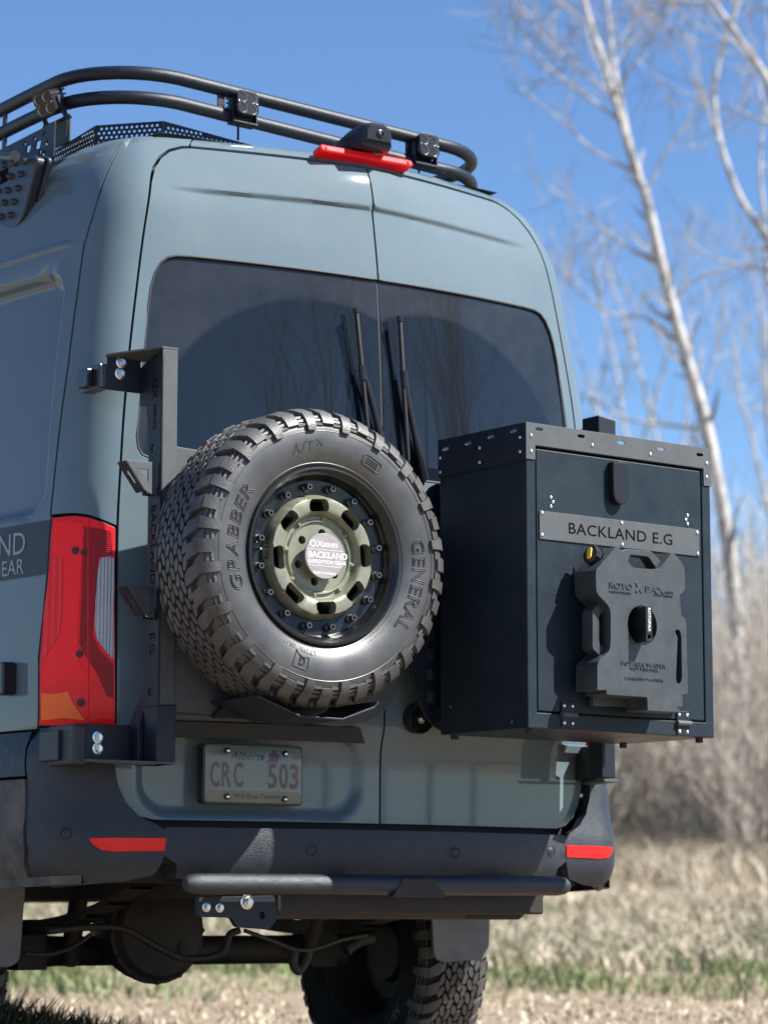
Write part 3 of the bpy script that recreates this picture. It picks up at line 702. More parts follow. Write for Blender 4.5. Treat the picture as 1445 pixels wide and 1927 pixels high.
# vinyl band on the side with its lettering
BAND = [uz(*p, g=(-2.1, 1.5)) for p in [(96, 978), (86, 1080)]]
BU = uzl([(95, 978), (86, 1081)]); bd = [BU[0], BU[1], (-4.6, BU[1][1]), (-4.6, BU[0][1])]
band = patch('vinyl_band', bd, lambda u, z: S(u, z, 0.0012), 'decal', van, step=0.05, flange=0)
def side_text(s, right_px, size, sx, par, space=1.0):
    u1, z0 = uz(*right_px, g=(-2.1, 1.5))
    V, F = text_geo(s, size / 0.69, sx=sx, align='RIGHT', space=space)
    # the side is read from the left: text runs rearwards (towards smaller |u|)
    P = [S(u1 + a, z0 + b, 0.0024) for a, b, c in V]
    return mk('band_lettering', P, F, 'decal_text', par, False)
side_text('BACKLAND', (50, 1041), 0.061, 1.0, band)
side_text('GEAR', (46, 1079), 0.042, 1.0, band); side_text('EXPEDITION', (-34, 1096), 0.042, 1.0, band)

# ---- underside
UF = Fr((0, 0, 0), (1, 0, 0), (0, 0, 1), (0, -1, 0))
step = tube('step_bar', [Yp(348, 1664, -0.12)] + [Yp(348, 1664, -0.12) + (Yp(1068, 1668, -0.12) - Yp(348, 1664, -0.12)) * t for t in (0.01, 0.03, 0.5, 0.97, 0.99)] + [Yp(1068, 1668, -0.12)], [0.016, 0.024, 0.028, 0.028, 0.028, 0.024, 0.016], 'plastic', van, n=20)
a, b = Yp(735, 1668, -0.14), Yp(832, 1670, -0.14)
prism('receiver_cutout', UF, [(a[0], a[2] - 0.03), (b[0] + 0.01, a[2] - 0.03), (b[0] - 0.035, a[2] + 0.022), (a[0] + 0.035, a[2] + 0.022)], 0.12, 0.150, 'under', step, bev=0.004)
for x in (-0.55, -0.15, 0.42):
    boxo('step_bracket', UF, x - 0.02, x + 0.02, 0.57, 0.60, -0.06, 0.12, 'under', step)
boxo('hitch_crossmember', UF, -0.36, 0.54, 0.505, 0.575, -0.10, 0.04, 'under_red', van, bev=0.006)
prism('hitch_side_plate', UF, [(0.20, 0.58), (0.62, 0.58), (0.50, 0.49), (0.24, 0.49)], -0.12, -0.02, 'under', van, bev=0.006)
tb = prism('tow_bracket', UF, fillet([UF.px(*p, 0.05) for p in ((372, 1690), (440, 1688), (515, 1686), (520, 1730), (505, 1750), (445, 1746), (435, 1728), (372, 1726))], 0.008), 0.035, 0.055, 'powder', van, holes=[circ(*UF.px(491, 1723, 0.05), 0.010, 16)], bev=0.002)
hb = hexbolt_mesh('bolt', 0.014, 0.014, 'steel'); hs = hexbolt_mesh('bolt', 0.009, 0.010, 'steel'); hl = hexbolt_mesh('bolt', 0.0115, 0.012, 'steel')
inst('bolt', hb, tb, UF.mat4(*UF.px(464, 1698, 0.055), 0.055, 0.3))
for q in ((388, 1708), (413, 1709)): inst('bolt', hs, tb, UF.mat4(*UF.px(*q, 0.055), 0.055, 0.2))
tube('tow_pin_tube', [(UF.px(512, 1715, 0.04)[0], 0.02, 0.515), (0.3, 0.03, 0.515)], 0.024, 'under', van)
boxo('chassis_rail', UF, -0.46, -0.36, 0.55, 0.66, -4.5, -0.12, 'under', van)
boxo('chassis_rail', UF, 0.36, 0.46, 0.55, 0.66, -4.5, -0.12, 'under', van)
boxo('under_floor', UF, -0.80, 0.80, 0.665, 0.70, -5.4, -0.22, 'under', van, bev=0)
boxo('spare_cradle', UF, -0.30, 0.35, 0.60, 0.66, -0.75, -0.15, 'under_red', van)
AYY = 1.15
AX = Fr((0, 1.15, 0.395), (0, 1, 0), (0, 0, 1), (1, 0, 0))
axle = tube('rear_axle', [(-0.62, AYY, 0.395), (-0.4, AYY, 0.395), (0.4, AYY, 0.395), (0.62, AYY, 0.395)], [0.055, 0.045, 0.045, 0.055], 'under', van, n=16)
DF = Fr((Yp(310, 1752, 0.86)[0], 0.98, Yp(310, 1752, 0.86)[2]), (1, 0, 0), (0, 0, 1), (0, -1, 0))
lathe('differential', [(0.03, -0.30), (0.06, -0.22), (0.12, -0.10), (0.150, 0.0), (0.152, 0.05), (0.160, 0.055), (0.160, 0.075), (0.150, 0.08), (0.135, 0.105), (0.09, 0.125), (0.04, 0.132), (0.0001, 0.133)], DF, 'under', axle, n=28, sharp=25)
cb = rivet_mesh('cover_bolt', 0.008, 0.010, 'under', False)
for k in range(12): inst('cover_bolt', cb, axle, DF.mat4(0.154 * math.cos(k * math.pi / 6), 0.154 * math.sin(k * math.pi / 6), 0.075))
lathe('filler_plug', [(0.018, 0.11), (0.018, 0.135), (0.0001, 0.136)], DF, 'under', axle, n=14, u=0.06, v=-0.05)
# leaf springs, anti-roll bar, brake hoses, exhaust
for sx_ in (-1, 1):
    for k in range(4):
        L = 0.72 - 0.13 * k
        V, F = [], []
        for t in np.linspace(-L, L, 14):
            for dx in (-0.035, 0.035):
                for dz in (0, 0.009): V.append((sx_ * 0.52 + dx, AYY + t, 0.475 - 0.0105 * k + 0.10 * (t / 0.72) ** 2 + dz))
        for i in range(13):
            b = i * 4
            F += [(b, b + 1, b + 5, b + 4), (b + 2, b + 3, b + 7, b + 6), (b, b + 2, b + 6, b + 4), (b + 1, b + 3, b + 7, b + 5)]
        mk('spring_leaf', V, F, 'under', axle, False)
    tube('shock_absorber', [(sx_ * 0.42, 1.05, 0.36), (sx_ * 0.44, 0.92, 0.66)], 0.028, 'under', axle, n=12)
    boxo('axle_clamp', UF, sx_ * 0.52 - 0.05, sx_ * 0.52 + 0.05, 0.34, 0.49, -1.21, -1.09, 'under', axle)
pts = [Yp(*p, 0.72) for p in [(90, 1752), (190, 1745), (240, 1752), (290, 1780), (340, 1803), (390, 1803), (420, 1790), (432, 1760), (450, 1752)]]
tube('anti_roll_bar', catmull(pts, 6), 0.011, 'under', van, n=10)
pts = [Yp(*p, 0.3) for p in [(460, 1752), (510, 1770), (560, 1788), (600, 1784), (640, 1770), (690, 1760)]]
tube('cable', catmull(pts, 6), 0.006, 'under', van, n=8)
pts = [Yp(*p, 0.75) for p in [(45, 1795), (90, 1797), (125, 1788), (150, 1775), (170, 1760)]]
tube('brake_hose', catmull(pts, 6), 0.007, 'under', van, n=8)
pts = [Yp(*p, 0.62) for p in [(555, 1790), (552, 1815), (562, 1828), (575, 1808), (580, 1790)]]
tube('exhaust_hanger', catmull(pts, 5), 0.014, 'under', van, n=8)
pts = [Yp(*p, 0.85) for p in [(700, 1765), (675, 1772), (650, 1790)]]
tube('brake_caliper_line', catmull(pts, 5), 0.02, 'under', van, n=8)
def flap(pxl, y, name='mud_flap'):
    l = [Yp(*p, y) for p in pxl]; o = [(p[0], p[2]) for p in l]
    return prism(name, UF, fillet(o, 0.02), -y - 0.006, -y + 0.006, 'dirty_plastic', van, bev=0.002)
for sg in (1, -1):
    l = [(sg * x - (0.09 if sg < 0 else 0), z) for x, z in ((0.655, 0.60), (0.89, 0.60), (0.88, 0.385), (0.86, 0.365), (0.70, 0.357), (0.67, 0.375))]
    prism('mud_flap', UF, fillet(l if sg > 0 else l[::-1], 0.02), -0.706, -0.694, 'flap', van, bev=0.002)

# ================================================================== tyres
class Tyre:
    def __init__(s, R, hw, rb):
        k = R - 0.39
        s.front = [(rb, hw - 0.030), (rb + 0.012, hw - 0.016), (rb + 0.042, hw - 0.004), (rb + 0.076, hw), (0.335 + k, hw - 0.003), (0.353 + k, hw - 0.010), (0.366 + k, hw - 0.022), (0.374 + k, hw - 0.036), (0.3775 + k, hw - 0.055), (0.379 + k, 0.03), (0.3792 + k, 0.0)]
        half = catmull(s.front[::-1], 5)                 # tread centre -> bead
        c = [0.0]
        for i in range(1, len(half)): c.append(c[-1] + float(np.linalg.norm(half[i] - half[i - 1])))
        s.half = half; s.cum = np.array(c); s.R = R
        s.prof = [(p[0], -p[1]) for p in half[::-1]] + [(p[0], p[1]) for p in half[1:]]
    def at(s, q):
        sg = 1 if q >= 0 else -1; a = min(abs(q), s.cum[-1] - 1e-6); i = int(np.searchsorted(s.cum, a, side='right') - 1); i = min(i, len(s.half) - 2)
        t = (a - s.cum[i]) / (s.cum[i + 1] - s.cum[i]); p = s.half[i] * (1 - t) + s.half[i + 1] * t
        d = s.half[i + 1] - s.half[i]; d = d / np.linalg.norm(d); n = np.array([-d[1], d[0]])      # (r, n) outward
        if n[0] * 1 + n[1] * 0.2 < 0 and n @ np.array([p[0] - 0.28, p[1]]) < 0: n = -n
        if n @ np.array([p[0] - 0.29, p[1]]) < 0: n = -n
        return (p[0], sg * p[1]), (n[0], sg * n[1])
    def qr(s, r):                                        # arc position on the front sidewall at radius r
        rr = np.array([p[0] for p in s.half]); i = len(rr) - 1
        return float(np.interp(-r, -rr, s.cum))
    def pt(s, fr, th, q, hgt=0.0):
        (r, n), (nr, nn) = s.at(q); r += nr * hgt; n += nn * hgt
        return fr.pt(r * math.cos(th), r * math.sin(th), n)
def tread_geo(ty, fr, seed=3, N=60, NL=40):
    rnd = random.Random(seed); V = []; F = []
    def block(poly, hgt):                                # convex polygon in (theta, q)
        k = len(poly); b = len(V); ct = sum(p[0] for p in poly) / k; cq = sum(p[1] for p in poly) / k
        for t, q in poly: V.append(ty.pt(fr, t, q, -0.004))
        for t, q in poly: V.append(ty.pt(fr, ct + (t - ct) * 0.88, cq + (q - cq) * 0.88, hgt))
        F.append(tuple(b + k + i for i in range(k)))
        for i in range(k): F.append((b + i, b + (i + 1) % k, b + k + (i + 1) % k, b + k + i))
    def lug(q0, q1, tl, tr, hgt, n=6):                   # strip wrapping over the shoulder
        b = len(V)
        for i in range(n + 1):
            q = q0 + (q1 - q0) * i / n; u = i / n
            hh = hgt * (1 - 0.35 * u)
            for t, z in ((tl(u), -0.004), (tl(u) + 0.004, hh), (tr(u) - 0.004, hh), (tr(u), -0.004)): V.append(ty.pt(fr, t, q, z))
        for i in range(n):
            for j in range(3): F.append((b + i * 4 + j, b + i * 4 + j + 1, b + (i + 1) * 4 + j + 1, b + (i + 1) * 4 + j))
        F.append((b, b + 1, b + 2, b + 3)); e = b + n * 4; F.append((e + 3, e + 2, e + 1, e))
    pit = 2 * math.pi / N
    for row, qc in enumerate((-0.064, -0.0425, -0.0212, 0.0, 0.0212, 0.0425, 0.064)):
        for i in range(N):
            t0 = (i + 0.5 * (row % 2)) * pit + rnd.uniform(-0.05, 0.05) * pit
            sk = 0.25 if row % 2 else -0.25
            poly = []
            for k in range(6):
                a = math.pi / 6 + k * math.pi / 3 + rnd.uniform(-0.16, 0.16)
                dt = 0.53 * pit * math.cos(a) * rnd.uniform(0.82, 1.05); dq = 0.0128 * math.sin(a) * rnd.uniform(0.85, 1.1)
                poly.append((t0 + dt + sk * pit * dq / 0.013, qc + dq))
            block(poly, 0.0145)
    pl = 2 * math.pi / NL
    for sg in (1, -1):
        for i in range(NL):
            t0 = i * pl + (0.3 * pl if sg < 0 else 0); lo = i % 2
            w = 0.345 * pl; sl = 0.28 * pl * sg
            qe = 0.155 if lo else 0.138
            lug(sg * 0.0745, sg * 0.1045, lambda u: t0 - w * (1 - 0.05 * u) + sl * (1 - u), lambda u: t0 + w + sl * (1 - u) - 0.25 * w * u * lo, 0.0175, 4)
            lug(sg * 0.1055, sg * qe, lambda u: t0 - w * 0.95 * (1 - 0.25 * u * lo), lambda u: t0 + w * (0.72 if lo else 0.95), 0.014, 5)
            for k in range(3):                            # little steps between the shoulder lugs
                qa = 0.112 + 0.012 * k
                lug(sg * qa, sg * (qa + 0.006), lambda u: t0 + w * 0.7, lambda u: t0 + pl - w * 0.8, 0.006, 1)
    return V, F
def tyre_parts(ty, fr, parent, seed=3, names=('tyre', 'tread_blocks'), m='rubber'):
    V, F = [], []; n = 96; pr = ty.prof
    for r, h_ in pr:
        for j in range(n):
            a = 2 * math.pi * j / n; V.append(fr.pt(r * math.cos(a), r * math.sin(a), h_))
    for i in range(len(pr) - 1):
        for j in range(n): F.append((i * n + j, i * n + (j + 1) % n, (i + 1) * n + (j + 1) % n, (i + 1) * n + j))
    t = mk(names[0], V, F, m, parent, True, 60)
    V, F = tread_geo(ty, fr, seed)
    return t, (V, F)
def arc_text(name, s, ty, fr, ang, rmid, size, m, parent, sx=1.0, outline=0.0, shear=0.0, lift=0.0006, depth=0.0006, space=1.0):
    V, F = text_geo(s, size / 0.69, sx=sx, outline=outline, shear=shear, depth=0 if outline else depth, space=space, align='LEFT')
    P = []
    for a, b, c in V:
        r = rmid + b - size / 2; P.append(ty.pt(fr, math.radians(ang) - a / rmid, ty.qr(r), lift + c))
    return mk(name, P, F, m, parent, False)

# ================================================================== SPARE WHEEL
wc = Yp(608, 1047, -0.38)
spare = thing('spare_wheel', 'spare off road tyre on olive wheel with silver cap behind left rear door', 'wheel', (wc[0], -0.27, wc[2] - 0.397))
WF = Fr((wc[0], -0.272, wc[2]), (1, 0, 0), (0, 0, 1), (0, -1, 0))
TY = Tyre(0.393, 0.131, 0.229)
tyre, (V, F) = tyre_parts(TY, WF, spare)
mk('tread_blocks', V, F, 'tread', tyre, True, 25, kind='stuff')
arc_text('raised_lettering', 'GRABBER', TY, WF, 203, 0.291, 0.034, 'letter', tyre, sx=1.28, outline=0.0014, shear=0.15, space=1.12)
arc_text('raised_lettering', 'A/T', TY, WF, 113, 0.293, 0.026, 'letter', tyre, sx=1.15, shear=0.2, space=1.1)
arc_text('raised_lettering', 'X', TY, WF, 97, 0.300, 0.016, 'letter', tyre, sx=1.2)
arc_text('raised_lettering', 'GENERAL', TY, WF, 13, 0.291, 0.036, 'letter', tyre, sx=1.12, outline=0.0014, space=1.08)
arc_text('raised_lettering', 'LT295/70R17', TY, WF, 263, 0.262, 0.012, 'letter', tyre, sx=1.1)
arc_text('raised_lettering', '-- ---- -- ----- --- ----', TY, WF, -32, 0.259, 0.009, 'letter', tyre, sx=1.2)
for r0 in (0.247, 0.331):
    tube('sidewall_rib', [TY.pt(WF, a, TY.qr(r0), 0.0) for a in np.linspace(0, 2 * math.pi, 97)], 0.0013, 'rubber', tyre, n=6)
def arc_shape(name, poly, ang, rmid, m, parent, lift=0.001, outline=0.0011):
    pts = [TY.pt(WF, math.radians(ang) - a / rmid, TY.qr(rmid + b), lift) for a, b in resample(poly, 0.004)]
    return tube(name, pts + [pts[0]], outline, m, parent, n=6)
em = arc_shape('raised_emblem', [(-0.022, 0.020), (0.022, 0.020), (0.022, -0.022), (0.010, -0.014), (-0.004, -0.010), (-0.022, -0.014)], 254, 0.292, 'letter', tyre)
arc_text('emblem_letter', 'G', TY, WF, 256.5, 0.293, 0.022, 'letter', tyre, sx=0.9, outline=0.001)
arc_shape('raised_badge', rrect(-0.03, -0.014, 0.03, 0.014, 0.008), 62, 0.292, 'letter', tyre)
for k in (-0.006, 0.0, 0.006): arc_shape('badge_line', [(-0.02, k - 0.001), (0.02, k - 0.001), (0.02, k + 0.001), (-0.02, k + 0.001)], 62, 0.292, 'letter', tyre, outline=0.0007)
rim = lathe('rim', [(0.205, -0.10), (0.20, 0.02), (0.205, 0.075), (0.214, 0.095), (0.224, 0.104), (0.231, 0.108), (0.236, 0.110), (0.2385, 0.117), (0.236, 0.1235), (0.230, 0.1245), (0.226, 0.120), (0.218, 0.112), (0.214, 0.100), (0.210, 0.082), (0.206, 0.076), (0.168, 0.074), (0.150, 0.072), (0.150, 0.03), (0.0001, 0.03)], WF, 'gloss_black', spare, n=72, sharp=40)
bp = [(0.0, 0.0)]
f0 = Fr((0, 0, 0), (1, 0, 0), (0, 1, 0)); V, F = lathe_geo([(0.0115, -0.002), (0.0115, 0.006), (0.0085, 0.009), (0.0085, 0.024), (0.0078, 0.0255), (0.0045, 0.0255), (0.0042, 0.018), (0.0001, 0.018)], f0, 16)
bm_ = bpy.data.meshes.new('ring_bolt'); bm_.from_pydata([tuple(v) for v in V], [], F); bm_.materials.append(M['dark_steel']); bm_.shade_smooth(); bm_.set_sharp_from_angle(angle=0.6)
for k in range(16): inst('ring_bolt', bm_, rim, WF.mat4(0.187 * math.cos(math.radians(11.25 + 22.5 * k)), 0.187 * math.sin(math.radians(11.25 + 22.5 * k)), 0.075))
tube('valve', [WF.pt(-0.187, 0.008, 0.075), WF.pt(-0.186, 0.008, 0.10)], [0.005, 0.0035], 'chrome', rim, n=8)
DPROF = [(0.0, 0.084), (0.088, 0.084), (0.0905, 0.084), (0.094, 0.0895), (0.097, 0.090), (0.1005, 0.0835), (0.1075, 0.0835), (0.111, 0.092), (0.115, 0.101), (0.121, 0.106), (0.150, 0.107), (0.158, 0.104), (0.1635, 0.096), (0.166, 0.082)]
def disc(u, v):
    r = math.hypot(u, v); n = interp(r, DPROF)
    if 0.0985 < r < 0.1095:                              # bridges across the groove
        a = (math.degrees(math.atan2(v, u)) + 8) % 45
        if min(a, 45 - a) < 2.6: n = max(n, 0.0925)
    return WF.pt(u, v, n)
slots = []
for k in range(8):
    a = math.radians(95 + 45 * k); c, s_ = math.cos(a), math.sin(a)
    sl = fillet([(-0.0295, -0.0165), (0.0295, -0.0165), (0.0315, 0.0), (0.025, 0.0165), (-0.025, 0.0165), (-0.0315, 0.0)], 0.013, 4)
    slots.append([((0.136 + b) * c - t * s_, (0.136 + b) * s_ + t * c) for t, b in sl])
lugs = [circ(0.066 * math.cos(math.radians(20 + 60 * k)), 0.066 * math.sin(math.radians(20 + 60 * k)), 0.0115, 14) for k in range(6)]
rings = [(r * math.cos(a), r * math.sin(a)) for r in (0.0885, 0.0905, 0.094, 0.097, 0.0992, 0.1005, 0.1075, 0.1095, 0.111, 0.115, 0.121, 0.150, 0.155, 0.158, 0.161, 0.1635, 0.1648) for a in np.linspace(0, 2 * math.pi, 120, endpoint=False)]
wcen = patch('wheel_centre', circ(0, 0, 0.166, 120), disc, 'olive', spare, holes=slots + lugs, step=0.02, flange=0.03, fdir=(0, 1, 0), extra=rings, sharp=42)
cap = lathe('centre_cap', [(0.046, 0.07), (0.046, 0.108), (0.0585, 0.110), (0.0605, 0.1125), (0.0605, 0.1155), (0.0595, 0.1165), (0.0001, 0.1165)], WF, 'steel', spare, n=48, sharp=30)
def brushed():
    m, nt, p = new_mat('brushed_aluminium'); N = nt.nodes.new; L = nt.links.new
    tc = N('ShaderNodeTexCoord'); mp = N('ShaderNodeMapping'); mp.inputs['Scale'].default_value = (8, 1, 420); nz = N('ShaderNodeTexNoise'); nz.inputs['Scale'].default_value = 3; nz.inputs['Detail'].default_value = 4
    L(tc.outputs['Object'], mp.inputs[0]); L(mp.outputs[0], nz.inputs['Vector']); r = N('ShaderNodeValToRGB')
    r.color_ramp.elements[0].color = (0.19, 0.172, 0.175, 1); r.color_ramp.elements[0].position = 0.35; r.color_ramp.elements[1].color = (0.36, 0.33, 0.335, 1); r.color_ramp.elements[1].position = 0.65
    L(nz.outputs[0], r.inputs[0]); L(r.outputs[0], p.inputs['Base Color']); p.inputs['Roughness'].default_value = 0.5; p.inputs['Metallic'].default_value = 0.3
    return m
M['brushed'] = brushed(); cap.data.materials[0] = M['brushed']
for s_, v, sz, sx_ in (('OX', 0.0225, 0.0175, 1.1), ('BACKLAND', -0.006, 0.0165, 0.98), ('EXPEDITION GEAR', -0.0205, 0.0095, 1.02)):
    text_flat('cap_lettering', s_, WF, -0.049 if s_ == 'OX' else (-0.053 if s_ == 'BACKLAND' else -0.0525), v, 0.1170, sz, 'white_print', cap, sx=sx_)
text_flat('cap_lettering', 'SERIES', WF, -0.008, 0.0245, 0.1170, 0.0105, 'white_print', cap, sx=1.15)
text_flat('cap_lettering', 'MADE IN CANADA', WF, 0.0, -0.049, 0.1170, 0.0058, 'white_print', cap, align='CENTER')
boxo('cap_line', WF, -0.055, 0.056, 0.0155, 0.0163, 0.1166, 0.1171, 'white_print', cap, bev=0)
boxo('cap_line', WF, -0.051, 0.051, -0.0275, -0.0267, 0.1166, 0.1171, 'white_print', cap, bev=0)
# curved maker's name on the wheel edge
V, F = text_geo('BLACK RHINO', 0.008 / 0.69)
mk('wheel_lettering', [disc((0.1625 + b * 0.6) * math.cos(math.radians(186) - a / 0.162), (0.1625 + b * 0.6) * math.sin(math.radians(186) - a / 0.162)) + np.array([0, -0.001, 0]) for a, b, c in V], F, 'cut', wcen, False)

# rear wheels of the van (inner side of the right one is in view)
def road_wheel(cx, flip):
    RF = Fr((cx, AYY, 0.385), (0, -1, 0), (0, 0, 1), (-1, 0, 0)) if not flip else Fr((cx, AYY, 0.385), (0, 1, 0), (0, 0, 1), (1, 0, 0))
    rw = lathe('rear_wheel', [(0.221, -0.10), (0.205, -0.05), (0.20, 0.05), (0.222, 0.100), (0.234, 0.106), (0.236, 0.112), (0.230, 0.114), (0.215, 0.10), (0.20, 0.06), (0.195, 0.0), (0.19, -0.03), (0.10, -0.04), (0.0001, -0.04)], RF, 'under', van, n=48)
    t, (V, F) = tyre_parts(TY, RF, rw, 5, m='road_rubber')
    mk('tread_blocks', V, F, 'tread', rw, True, 25, kind='stuff')
    lathe('brake_disc', [(0.0001, 0.03), (0.09, 0.03), (0.10, 0.0), (0.15, 0.0), (0.155, -0.01), (0.155, -0.03)], RF, 'under', rw, n=36)
    m_ = mat('worn_white_letter', (0.10, 0.10, 0.10), 0.6) if 'worn' not in M else M['worn']; M['worn'] = m_
    for s_, a in (('All-Terrain', 325), ('T/A', 268)):
        arc_text('tyre_lettering', s_, TY, RF, a, 0.292, 0.030, 'worn', rw, sx=1.05)
road_wheel(0.815, False); road_wheel(-0.875, True)

# ================================================================== SWING-OUT CARRIERS
car = thing('tyre_carrier', 'black steel swing out tyre carrier hinged at the left corner of the van', 'carrier', (-0.75, -0.06, 0.93))
PX0, PX1 = -0.780, -0.732
post = [(PX0, 0.0), (PX0, -0.12), (PX1, -0.12), (PX1, 0.0)]
ZT = Yp(320, 656, -0.12)[2]; ZB = 0.905
HF = lambda z: Fr((0, 0, z), (1, 0, 0), (0, 1, 0), (0, 0, 1))
t = 0.006
# channel post: rear face, left cheek
pst = boxo('post', UF, PX0, PX1, ZB, ZT, 0.114, 0.12, 'powder_grey', car, bev=0.002)
LF = Fr((PX0, 0, 0), (0, -1, 0), (0, 0, 1), (-1, 0, 0))       # looking at the left cheek: u runs rearwards
prism('post_cheek', LF, [(0.0, 1.045), (0.12, 1.045), (0.12, ZT), (0.0, ZT - 0.035), (0.0, ZT - 0.14), (0.035, ZT - 0.145), (0.045, ZT - 0.20), (0.05, 1.72), (0.05, 1.12), (0.03, 1.08)], -t, 0.0, 'powder', car, bev=0.0015, holes=[circ(0.075, 1.735, 0.011, 14), circ(0.075, 1.085, 0.011, 14)])
boxo('post_cheek', Fr((PX1, 0, 0), (0, -1, 0), (0, 0, 1), (1, 0, 0)), 0.03, 0.12, 1.045, ZT - 0.01, -t, -0.0005, 'powder', car)
def cheek_text(s, z, size, sx=1.0):
    V, F = text_geo(s, size / 0.69, sx=sx)
    return mk('cut_lettering', [LF.pt(0.083 - size / 2 + b, z - a, 0.0006) for a, b, c in V], F, 'cut', car, False)
cheek_text('OX', 1.925, 0.026, 1.0); cheek_text('SERIES', 1.855, 0.016, 1.1)
cheek_text('BACKLAND', Xp(285, 950, PX0)[2], 0.028, 1.0); cheek_text('E.G', Xp(285, 1190, PX0)[2], 0.028, 1.0)
# upper hinge: bolt plate, top gusset, hinge block
prism('hinge_plate', UF, [(-0.882, 1.895), (PX0, 1.895), (PX0, 2.0), (-0.882, 1.985)], -0.003, 0.003, 'powder', car, bev=0.0015)
V = [(-0.885, 0.0, 1.985), (PX0, 0.002, ZT - 0.03), (PX0, -0.12, ZT), (PX1, -0.12, ZT), (PX1, -0.114, ZT), (PX1, 0.0, ZT - 0.03)]
ga = [np.array(p) for p in [(-0.886, 0.002, 1.984), (-0.886, -0.012, 1.986), (PX0, -0.121, ZT), (PX1, -0.121, ZT), (PX1, -0.02, ZT - 0.018), (PX0, 0.002, ZT - 0.018)]]
gv = ga + [p + np.array([0, 0, 0.005]) for p in ga]
mk('top_gusset', gv, [(0, 1, 2, 5), (2, 3, 4, 5), (6, 7, 8, 11), (8, 9, 10, 11)] + [(i, (i + 1) % 6, 6 + (i + 1) % 6, 6 + i) for i in range(6)], 'powder_grey', car, False)
boxo('hinge_block', UF, -0.905, -0.868, 1.898, 1.965, -0.10, 0.0, 'black_gloss_plastic', car, bev=0.004)
boxo('hinge_cap', UF, -0.923, -0.90, 1.908, 1.955, -0.09, -0.035, 'black_gloss_plastic', car, bev=0.003)
for q in ((228, 682), (226, 703)): inst('bolt', hl, car, UF.mat4(*UF.px(*q, 0.003), 0.003, 0.4))
# lower hinge
prism('lower_hinge_plate', UF, [(-0.935, 0.905), (-0.79, 0.905), (-0.79, 1.0), (-0.935, 1.0)], -0.003, 0.003, 'powder', car, bev=0.002)
lowp = [(-0.80, 0.89), (-0.727, 0.893), (-0.727, 1.045), (PX0, 1.045), (-0.80, 1.0)]
prism('post_foot', UF, [(-0.785, 0.893), (-0.727, 0.893), (-0.727, 1.052), (-0.785, 1.046)], 0.0, 0.123, 'powder', car, bev=0.004)
prism('foot_web', UF, [(-0.80, 0.90), (-0.785, 0.90), (-0.785, 1.04), (-0.80, 0.995)], -0.003, 0.05, 'powder', car, bev=0.003)
gb = [np.array(p) for p in [(-0.94, 0.004, 0.900), (-0.94, -0.02, 0.900), (-0.786, -0.125, 0.893), (-0.727, -0.125, 0.893), (-0.727, 0.0, 0.893)]]
gv = gb + [p + np.array([0, 0, 0.006]) for p in gb]
mk('foot_gusset', gv, [tuple(range(5)), tuple(range(5, 10))] + [(i, (i + 1) % 5, 5 + (i + 1) % 5, 5 + i) for i in range(5)], 'powder_grey', car, False)
boxo('hinge_block', UF, -0.968, -0.928, 0.892, 0.998, -0.14, 0.01, 'plastic', car, bev=0.008)
boxo('hinge_cap', UF, -0.978, -0.955, 0.905, 0.985, -0.17, -0.06, 'powder', car, bev=0.003)
for q in ((184, 1388), (184, 1409)): inst('bolt', hl, car, UF.mat4(*UF.px(*q, 0.003), 0.003, 0.4))
# mounting plate behind the tyre
YPL = 0.116
pl = [UF.px(*p, YPL) for p in ((336, 833), (338, 840), (400, 850), (640, 885), (745, 960), (758, 1150), (752, 1290), (735, 1330), (700, 1358), (640, 1368), (500, 1352), (332, 1338))]
pl[0] = (PX1 - 0.01, pl[0][1]); pl[-1] = (PX1 - 0.01, pl[-1][1])
plate = prism('mounting_plate', UF, fillet(pl, [0, 0, 0, 0.05, 0.08, 0.05, 0.08, 0.08, 0.08, 0.03, 0, 0]), YPL - 0.012, YPL - 0.006, 'powder_grey', car, bev=0.002)
boxo('wheel_mount', Fr((wc[0], 0, wc[2]), (1, 0, 0), (0, 0, 1), (0, -1, 0)), -0.07, 0.07, -0.07, 0.07, YPL - 0.01, 0.30, 'powder', car)
# cradle under the tyre: a bent sheet
def sheet(name, prof, y0, y1, th, m, parent):
    k = len(prof); P = [np.array(p, float) for p in prof]; V = []
    for i in range(k):
        d = P[min(i + 1, k - 1)] - P[max(i - 1, 0)]; d /= np.linalg.norm(d); n = np.array([-d[1], d[0]]) * th
        for yy in (y0, y1):
            V += [(P[i][0], yy, P[i][1]), (P[i][0] - n[0], yy, P[i][1] - n[1])]
    F = []
    for i in range(k - 1):
        b = i * 4; F += [(b, b + 4, b + 6, b + 2), (b + 1, b + 3, b + 7, b + 5), (b, b + 1, b + 5, b + 4), (b + 2, b + 6, b + 7, b + 3)]
    F += [(0, 2, 3, 1), (4 * k - 4, 4 * k - 3, 4 * k - 1, 4 * k - 2)]
    return mk(name, V, F, m, parent, False, bev=0.0015)
yr = -0.36
cr = [Yp(*p, yr) for p in ((486, 1308), (566, 1346), (645, 1352), (704, 1330), (712, 1320))]
cra = sheet('tyre_cradle', [(p[0], p[2]) for p in cr], yr, -0.12, 0.006, 'powder', car)
wing = [UF.px(*p, 0.13) for p in ((402, 1348), (430, 1316), (488, 1306), (500, 1320), (560, 1352), (408, 1352))]
prism('cradle_bracket', UF, fillet(wing, 0.008), 0.112, 0.135, 'powder', car, bev=0.002, holes=[circ(*UF.px(437, 1334, 0.13), 0.008, 12)])
